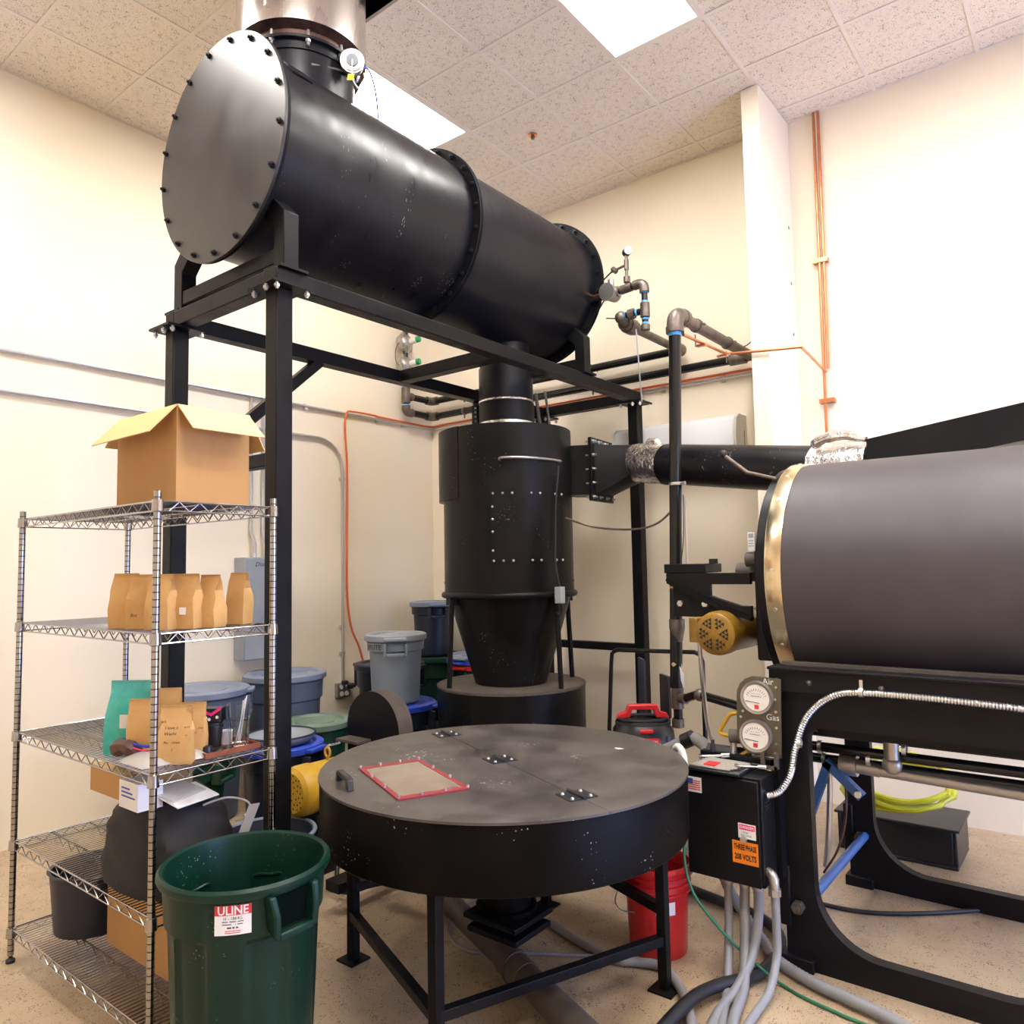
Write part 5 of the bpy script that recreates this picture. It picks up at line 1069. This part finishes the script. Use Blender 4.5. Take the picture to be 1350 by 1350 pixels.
# ================================================================== vacuum, truck, bucket
va = thing('shop_vacuum', 'black wet-dry vacuum with red carry handle behind the cooling table', 'vacuum', (3.095, -1.42, 0), .62)
obj('tank', MB().lathe([(0, .06), (.15, .06), (.165, .09), (.175, .42), (.18, .43), (.18, .45), (0, .45)], n=40), M['grey_lid'], va, w=False)
obj('motor_head', MB().lathe([(.185, .45), (.190, .50), (.188, .60), (.176, .68), (.150, .715), (.12, .722), (0, .724)], n=40), M['plastic_b'], va, w=False)
obj('cord_wrap', MB().tube([(.150*math.cos(a), .105*math.sin(a), .715+.006*math.sin(3*a)) for a in [2*PI*i/28 for i in range(28)]], .014, 8, True).tube([(.142*math.cos(a), .1*math.sin(a), .738) for a in [2*PI*i/28 for i in range(28)]], .010, 8, True), M['rubber'], va, w=False)
hp_ = [(-.155, .735), (-.145, .765), (-.10, .78), (-.085, .82), (.085, .82), (.10, .78), (.145, .765), (.155, .735), (.12, .738), (.075, .745), (.062, .79), (-.062, .79), (-.075, .745), (-.12, .738)]
obj('carry_handle', MB().prism([(x, -.025, z) for x, z in hp_], (0, .05, 0)), M['red'], va, w=False, bevel=.006)
obj('red_switch', MB().cbox((0, -.168, .696), (.075, .03, .020)), M['red'], va, w=False, bevel=.004)
lp = obj('logo_plate', MB().prism([(-.08, -.196, .625), (.075, -.196, .625), (.07, -.191, .660), (-.085, -.191, .660)], (0, .006, 0)), M['red'], va, w=False)
lettering('CRAFTSMAN', .022, (-.004, -.1955, .642), (1, 0, 0), (0, .14, 1), lp, 'paper', w=False)
obj('side_duct', MB().cyl((.10, -.10, .46), (.115, -.09, .66), .075, .05, n=20), M['plastic_b'], va, w=False)
for k_ in range(4):
    a = PI/4+k_*PI/2; obj('caster', MB().cyl((.15*math.cos(a)-.015, .15*math.sin(a), .03), (.15*math.cos(a)+.015, .15*math.sin(a), .03), .03, n=14).cyl((.15*math.cos(a), .15*math.sin(a), .05), (.15*math.cos(a), .15*math.sin(a), .075), .012, n=8), M['rubber'], va, w=False)
for i, (x, y, z1v, m_) in enumerate(((2.96, -1.18, 1.06, 'navy'), (3.125, -1.19, .97, 'plastic_b'))):
    nz = thing('vacuum_nozzle', ('upright crevice nozzle with slanted tip behind the vacuum', 'upright wide vacuum nozzle beside the steel post')[i], 'nozzle', (x, y, .4))
    wn_ = .022 if i == 0 else .034
    obj('blade', MB().prism([(x-wn_, y, .70), (x+wn_*.9, y, .70), (x+wn_*.9, y, z1v-(.03 if i == 0 else .02)), (x+wn_*.5, y, z1v-.012), (x-wn_, y, z1v)], (0, .03, 0)), M[m_], nz, bevel=.004)
    obj('socket', MB().cyl((x, y+.015, .40), (x, y+.015, .72), .024, n=16), M[m_], nz)
vh = thing('vacuum_hose', 'grey vacuum wand tube with black couplings beside the gas pipe', 'hose', (3.4, -1.75, .6))
obj('wand', MB().cyl((3.22, -1.72, .565), (3.53, -1.72, .725), .030, n=18), M['hose'], vh); obj('coupling', MB().cyl((3.50, -1.72, .71), (3.555, -1.72, .738), .040, n=18), M['plastic_b'], vh)
obj('hose', MB().tube(cat([(3.555, -1.72, .738), (3.64, -1.75, .70), (3.68, -1.82, .60), (3.66, -1.9, .4), (3.6, -1.95, .15), (3.45, -1.9, .05)]), .032, 12), M['hose2'], vh)
tag(obj('grey_hose_bend', MB().tube(cat([(2.78, -1.45, .42), (2.80, -1.50, .56), (2.86, -1.56, .60), (2.95, -1.62, .56), (3.0, -1.65, .45)]), .034, 12), M['hose']), 'grey corrugated hose bend at the vacuum side', 'hose')
ht = thing('hand_truck', 'black bent tube handle of a hand truck behind the vacuum', 'hand truck', (3.0, -1.12, 0))
obj('handle_tube', MB().tube([(2.68, -1.12, .05), (2.68, -1.12, .55), (2.71, -1.12, 1.0)]+[(2.71+.06-.06*math.cos(t_), -1.12, 1.04+.05*math.sin(t_)) for t_ in (.5, 1.0, 1.5)]+[(3.30, -1.12, 1.105), (3.335, -1.12, 1.09), (3.35, -1.12, 1.05), (3.35, -1.12, .05)], .0135, 12), M['pipe'], ht)
obj('toe_plate', MB().box(2.66, 3.37, -1.19, -1.11, .02, .03), M['frame'], ht)
for x in (2.64, 3.39): obj('wheel', MB().cyl((x-.015, -1.05, .085), (x+.015, -1.05, .085), .085, n=24), M['rubber'], ht)
bk = thing('bucket', 'red five-gallon plastic bucket behind the cooling table leg', 'bucket', (3.695, -2.43, 0))
bp = [(0, 0), (.118, 0), (.122, .006), (.133, .26)]
for k_ in range(3): bp += [(.133, .262+.03*k_), (.148, .264+.03*k_), (.148, .270+.03*k_), (.135, .273+.03*k_)]
bp += [(.138, .352), (.150, .356), (.150, .372), (.143, .374), (.136, .36), (.118, .012), (0, .010)]
obj('pail', MB().lathe(bp, n=48), M['bucket'], bk, w=False)
ba = math.atan2(-5.44+2.43, 5.31-3.705)
curved('paper_label', -.045, .04, -.026, .026, wrap(bk, .1345, .215, ba+.28), 'paper', bk)
obj('bail', MB().tube(cat([(-.148, 0, .30), (-.165, -.02, .24), (-.15, -.10, .20), (-.09, -.155, .19), (-.02, -.165, .20)]), .003, 6), M['zinc'], bk, w=False)
# ================================================================== hoses and cables on the floor
def hose(name, pts, r_, m_, label, cat_='hose', group=None, k=7, n_=10): return tag(obj(name, MB().tube(cat(pts, k), r_, n_), M[m_]), label, cat_, group)
cg = 'grey conduits under the control box'
def ribbed(pts, r_, m_, name, label, cat_='conduit', group=None, amp=.08, k=10):
    P = cat(pts, k); out = [P[0]]; acc = 0
    D = [0]
    for i in range(1, len(P)): D.append(D[-1]+(P[i]-P[i-1]).length)
    step = r_*.42; n_ = int(D[-1]/step); Q = []; R_ = []; j = 0
    for i in range(n_+1):
        d = D[-1]*i/n_
        while j < len(D)-2 and D[j+1] < d: j += 1
        tt = (d-D[j])/max(D[j+1]-D[j], 1e-6); Q.append(P[j].lerp(P[j+1], tt)); R_.append(r_*(1+amp if i % 2 else 1-amp))
    return tag(obj(name, MB().tube(Q, R_, 10), M[m_], ang=60), label, cat_, group)
hose('conduit', [(4.0, -2.38, .34), (4.0, -2.385, .25), (4.01, -2.42, .14), (4.06, -2.56, .04), (4.12, -2.74, .022), (4.2, -3.0, .022), (4.35, -3.5, .022)], .017, 'hose', 'grey conduit from the end of the control box nearest the cooling table', 'conduit', cg)
hose('conduit', [(4.07, -2.38, .34), (4.07, -2.39, .24), (4.085, -2.44, .12), (4.13, -2.58, .035), (4.165, -2.76, .022), (4.24, -3.0, .022), (4.40, -3.5, .022)], .020, 'hose', 'thick grey conduit from the middle of the control box', 'conduit', cg)
hose('conduit', [(4.125, -2.38, .34), (4.125, -2.39, .22), (4.12, -2.46, .10), (4.11, -2.60, .035), (4.11, -2.78, .024), (4.16, -3.05, .022), (4.27, -3.5, .022)], .019, 'hose', 'grey conduit crossing the others below the control box', 'conduit', cg)
hose('conduit', [(4.21, -2.43, .35), (4.212, -2.43, .22), (4.215, -2.45, .12), (4.22, -2.56, .04), (4.215, -2.70, .02), (4.23, -2.85, .02), (4.33, -3.2, .02), (4.5, -3.6, .02)], .016, 'hose', 'grey conduit hanging from the elbow on the control box side', 'conduit', cg)
hose('black_hose', [(3.42, -1.84, .028), (3.7, -1.90, .028), (3.95, -1.96, .028), (4.09, -2.07, .028), (4.14, -2.25, .028), (4.13, -2.45, .028), (4.05, -2.66, .05), (4.02, -2.85, .06), (4.0, -3.2, .028)], .024, 'rubber', 'thick black hose looping on the floor behind the grey conduits')
ribbed([(3.93, -2.30, .36), (3.95, -2.26, .25), (4.0, -2.18, .1), (4.06, -2.18, .035), (4.15, -2.285, .03), (4.31, -2.37, .03), (4.46, -2.41, .03), (4.63, -2.46, .03), (4.95, -2.62, .03), (5.4, -2.9, .03)], .022, 'hose', 'ribbed_conduit', 'long ribbed grey conduit running across the floor past the roaster foot')
hose('green_wire', [(3.86, -2.47, .52), (3.86, -2.49, .42), (3.90, -2.50, .30), (4.0, -2.48, .18), (4.10, -2.44, .08), (4.21, -2.42, .012), (4.32, -2.46, .008), (4.46, -2.49, .008), (4.63, -2.53, .008), (5.0, -2.75, .008), (5.4, -3.1, .008)], .006, 'greenwire', 'thin green ground wire trailing from the control box over the floor', 'wire')
hose('grey_floor_hose', [(3.2, -2.55, .02), (3.4, -2.62, .02), (3.61, -2.66, .02), (3.70, -2.625, .02), (3.80, -2.60, .02), (3.93, -2.70, .02), (4.02, -2.82, .02), (4.08, -2.95, .02), (4.12, -3.3, .02)], .019, 'hose2', 'grey hose on the floor around the cooling table leg')
hose('thin_floor_cable', [(2.80, -2.30, .008), (2.75, -2.6, .008), (2.85, -2.85, .008), (3.05, -2.95, .008), (3.3, -2.80, .008), (3.6, -2.62, .008)], .008, 'hose2', 'thin grey cable curving over the floor under the cooling table', 'cable')
hose('black_cable_loop', [(1.96, -2.76, .40), (2.06, -2.84, .20), (2.16, -2.93, .06), (2.26, -2.93, .05), (2.37, -2.82, .10), (2.44, -2.70, .17)], .012, 'rubber', 'black cable loop beside the yellow blower motor', 'cable')
ribbed([(5.27, -2.235, 1.09), (5.2, -2.27, 1.11), (4.95, -2.285, 1.13), (4.56, -2.285, 1.135), (4.42, -2.285, 1.11), (4.32, -2.285, 1.02), (4.27, -2.29, .89), (4.255, -2.32, .79), (4.22, -2.36, .725), (4.18, -2.40, .712)], .0125, 'armor', 'armoured_conduit', 'shiny spiral armoured conduit curving over the roaster leg to the control box', amp=.13)
for x, z, lb in ((4.53, 1.155, 'bright strap at the crest of the armoured conduit on the roaster rail'), (4.285, .93, 'bright strap holding the descending armoured conduit to the roaster leg')): tag(obj('conduit_strap', MB().ring((x, -2.285, z-.02), .012, .018, -.008, .008, XA_, 14).box(x-.006, x+.006, -2.285, -2.28, z-.005, z+.028), M['zinc']), lb, 'strap', 'armoured conduit straps')
yl = thing('yellow_cable', 'bright yellow cable looped behind the gauge panel', 'cable', (3.98, -2.24, .8))
obj('cable', MB().tube(cat([(4.06, -2.27, 1.0), (3.985, -2.24, .99), (3.95, -2.23, .95), (3.925, -2.23, .905), (3.96, -2.24, .895), (4.06, -2.26, .905)], 5), .009, 8), M['yellow'], yl)
obj('tail', MB().tube(cat([(4.09, -2.25, .87), (4.04, -2.26, .83), (3.99, -2.28, .805)], 5), .010, 8), M['yellow'], yl)
ss = thing('sensing_head', 'brown cylindrical pressure sensor beside the lower gauge', 'sensor', (4.03, -2.27, .83))
obj('body', MB().cyl((4.09, -2.25, .905), (3.985, -2.27, .90), .030, n=20), M['dusty'], ss); obj('nipple', MB().cyl((4.0, -2.27, .88), (4.0, -2.27, .82), .014, n=12), M['alloy'], ss)
tag(obj('cream_hose', MB().tube(cat([(3.72, -2.30, .74), (3.76, -2.34, .83), (3.80, -2.38, .85), (3.835, -2.41, .82), (3.845, -2.43, .77), (3.842, -2.44, .70)]), .014, 10), M['offwhite']), 'cream hose arching over the table edge at the control box', 'hose')
# yellow hose coil under the roaster, and cables behind it
yc = thing('yellow_hose_coil', 'coil of yellow-green air hose on the floor behind the roaster', 'hose', (4.3, -.75, 0))
obj('coil', MB().tube([(4.28+(.29+.012*math.sin(3.1*i))*math.cos(2*PI*i/28), -.61+.18*math.sin(2*PI*i/28)+.01*math.sin(i), .34+.10*math.sin(2*PI*i/28+.4*math.sin(i/9))+.02*(i/28)) for i in range(28*4)], .016, 8), M['limehose'], yc)
sc_ = thing('added_crate', 'low black crate added under the yellow hose coil', 'crate', (4.3, -.61, 0))  # invented crate: carries the coil and fills the dark area behind it
obj('tub', MB().box(4.0, 4.6, -.80, -.42, 0, .02).box(4.0, 4.02, -.80, -.42, .02, .20).box(4.58, 4.6, -.80, -.42, .02, .20).box(4.02, 4.58, -.80, -.78, .02, .20).box(4.02, 4.58, -.44, -.42, .02, .20), M['plastic_b'], sc_, bevel=.006)
obj('crate_lid', MB().box(3.985, 4.615, -.815, -.405, .20, .215), M['plastic_b'], sc_, bevel=.005)
for i, (pts, r_, m_) in enumerate((([(4.30, -1.93, .77), (4.29, -1.93, .6), (4.27, -1.92, .4), (4.25, -1.9, .3)], .012, 'armor'), ([(4.36, -1.93, .73), (4.36, -1.95, .55), (4.32, -1.95, .40), (4.25, -1.93, .28)], .005, 'rust'))):
    hose('roaster_lead', pts, r_, m_, ('armoured lead hanging under the roaster burner pipes', 'thin brown wire hanging under the roaster burner pipes')[i], 'cable')
for x, y, lb in ((4.24, -2.1, 'yellow twist connector beside the roaster leg and armoured conduit'), (4.62, -1.9, 'yellow twist connector beside the silver gas cock')): tag(obj('yellow_connector', MB().lathe([(0, 0), (.018, 0), (.022, .01), (.014, .055), (0, .06)], (x, y, .875), n=10), M['limehose']), lb, 'connector', 'yellow wire connectors')
hose('floor_lead', [(3.95, -1.6, .01), (4.15, -1.62, .01), (4.35, -1.58, .01), (4.6, -1.4, .01), (4.9, -1.1, .01)], .010, 'rubber', 'thin black lead lying on the floor under the roaster', 'cable')
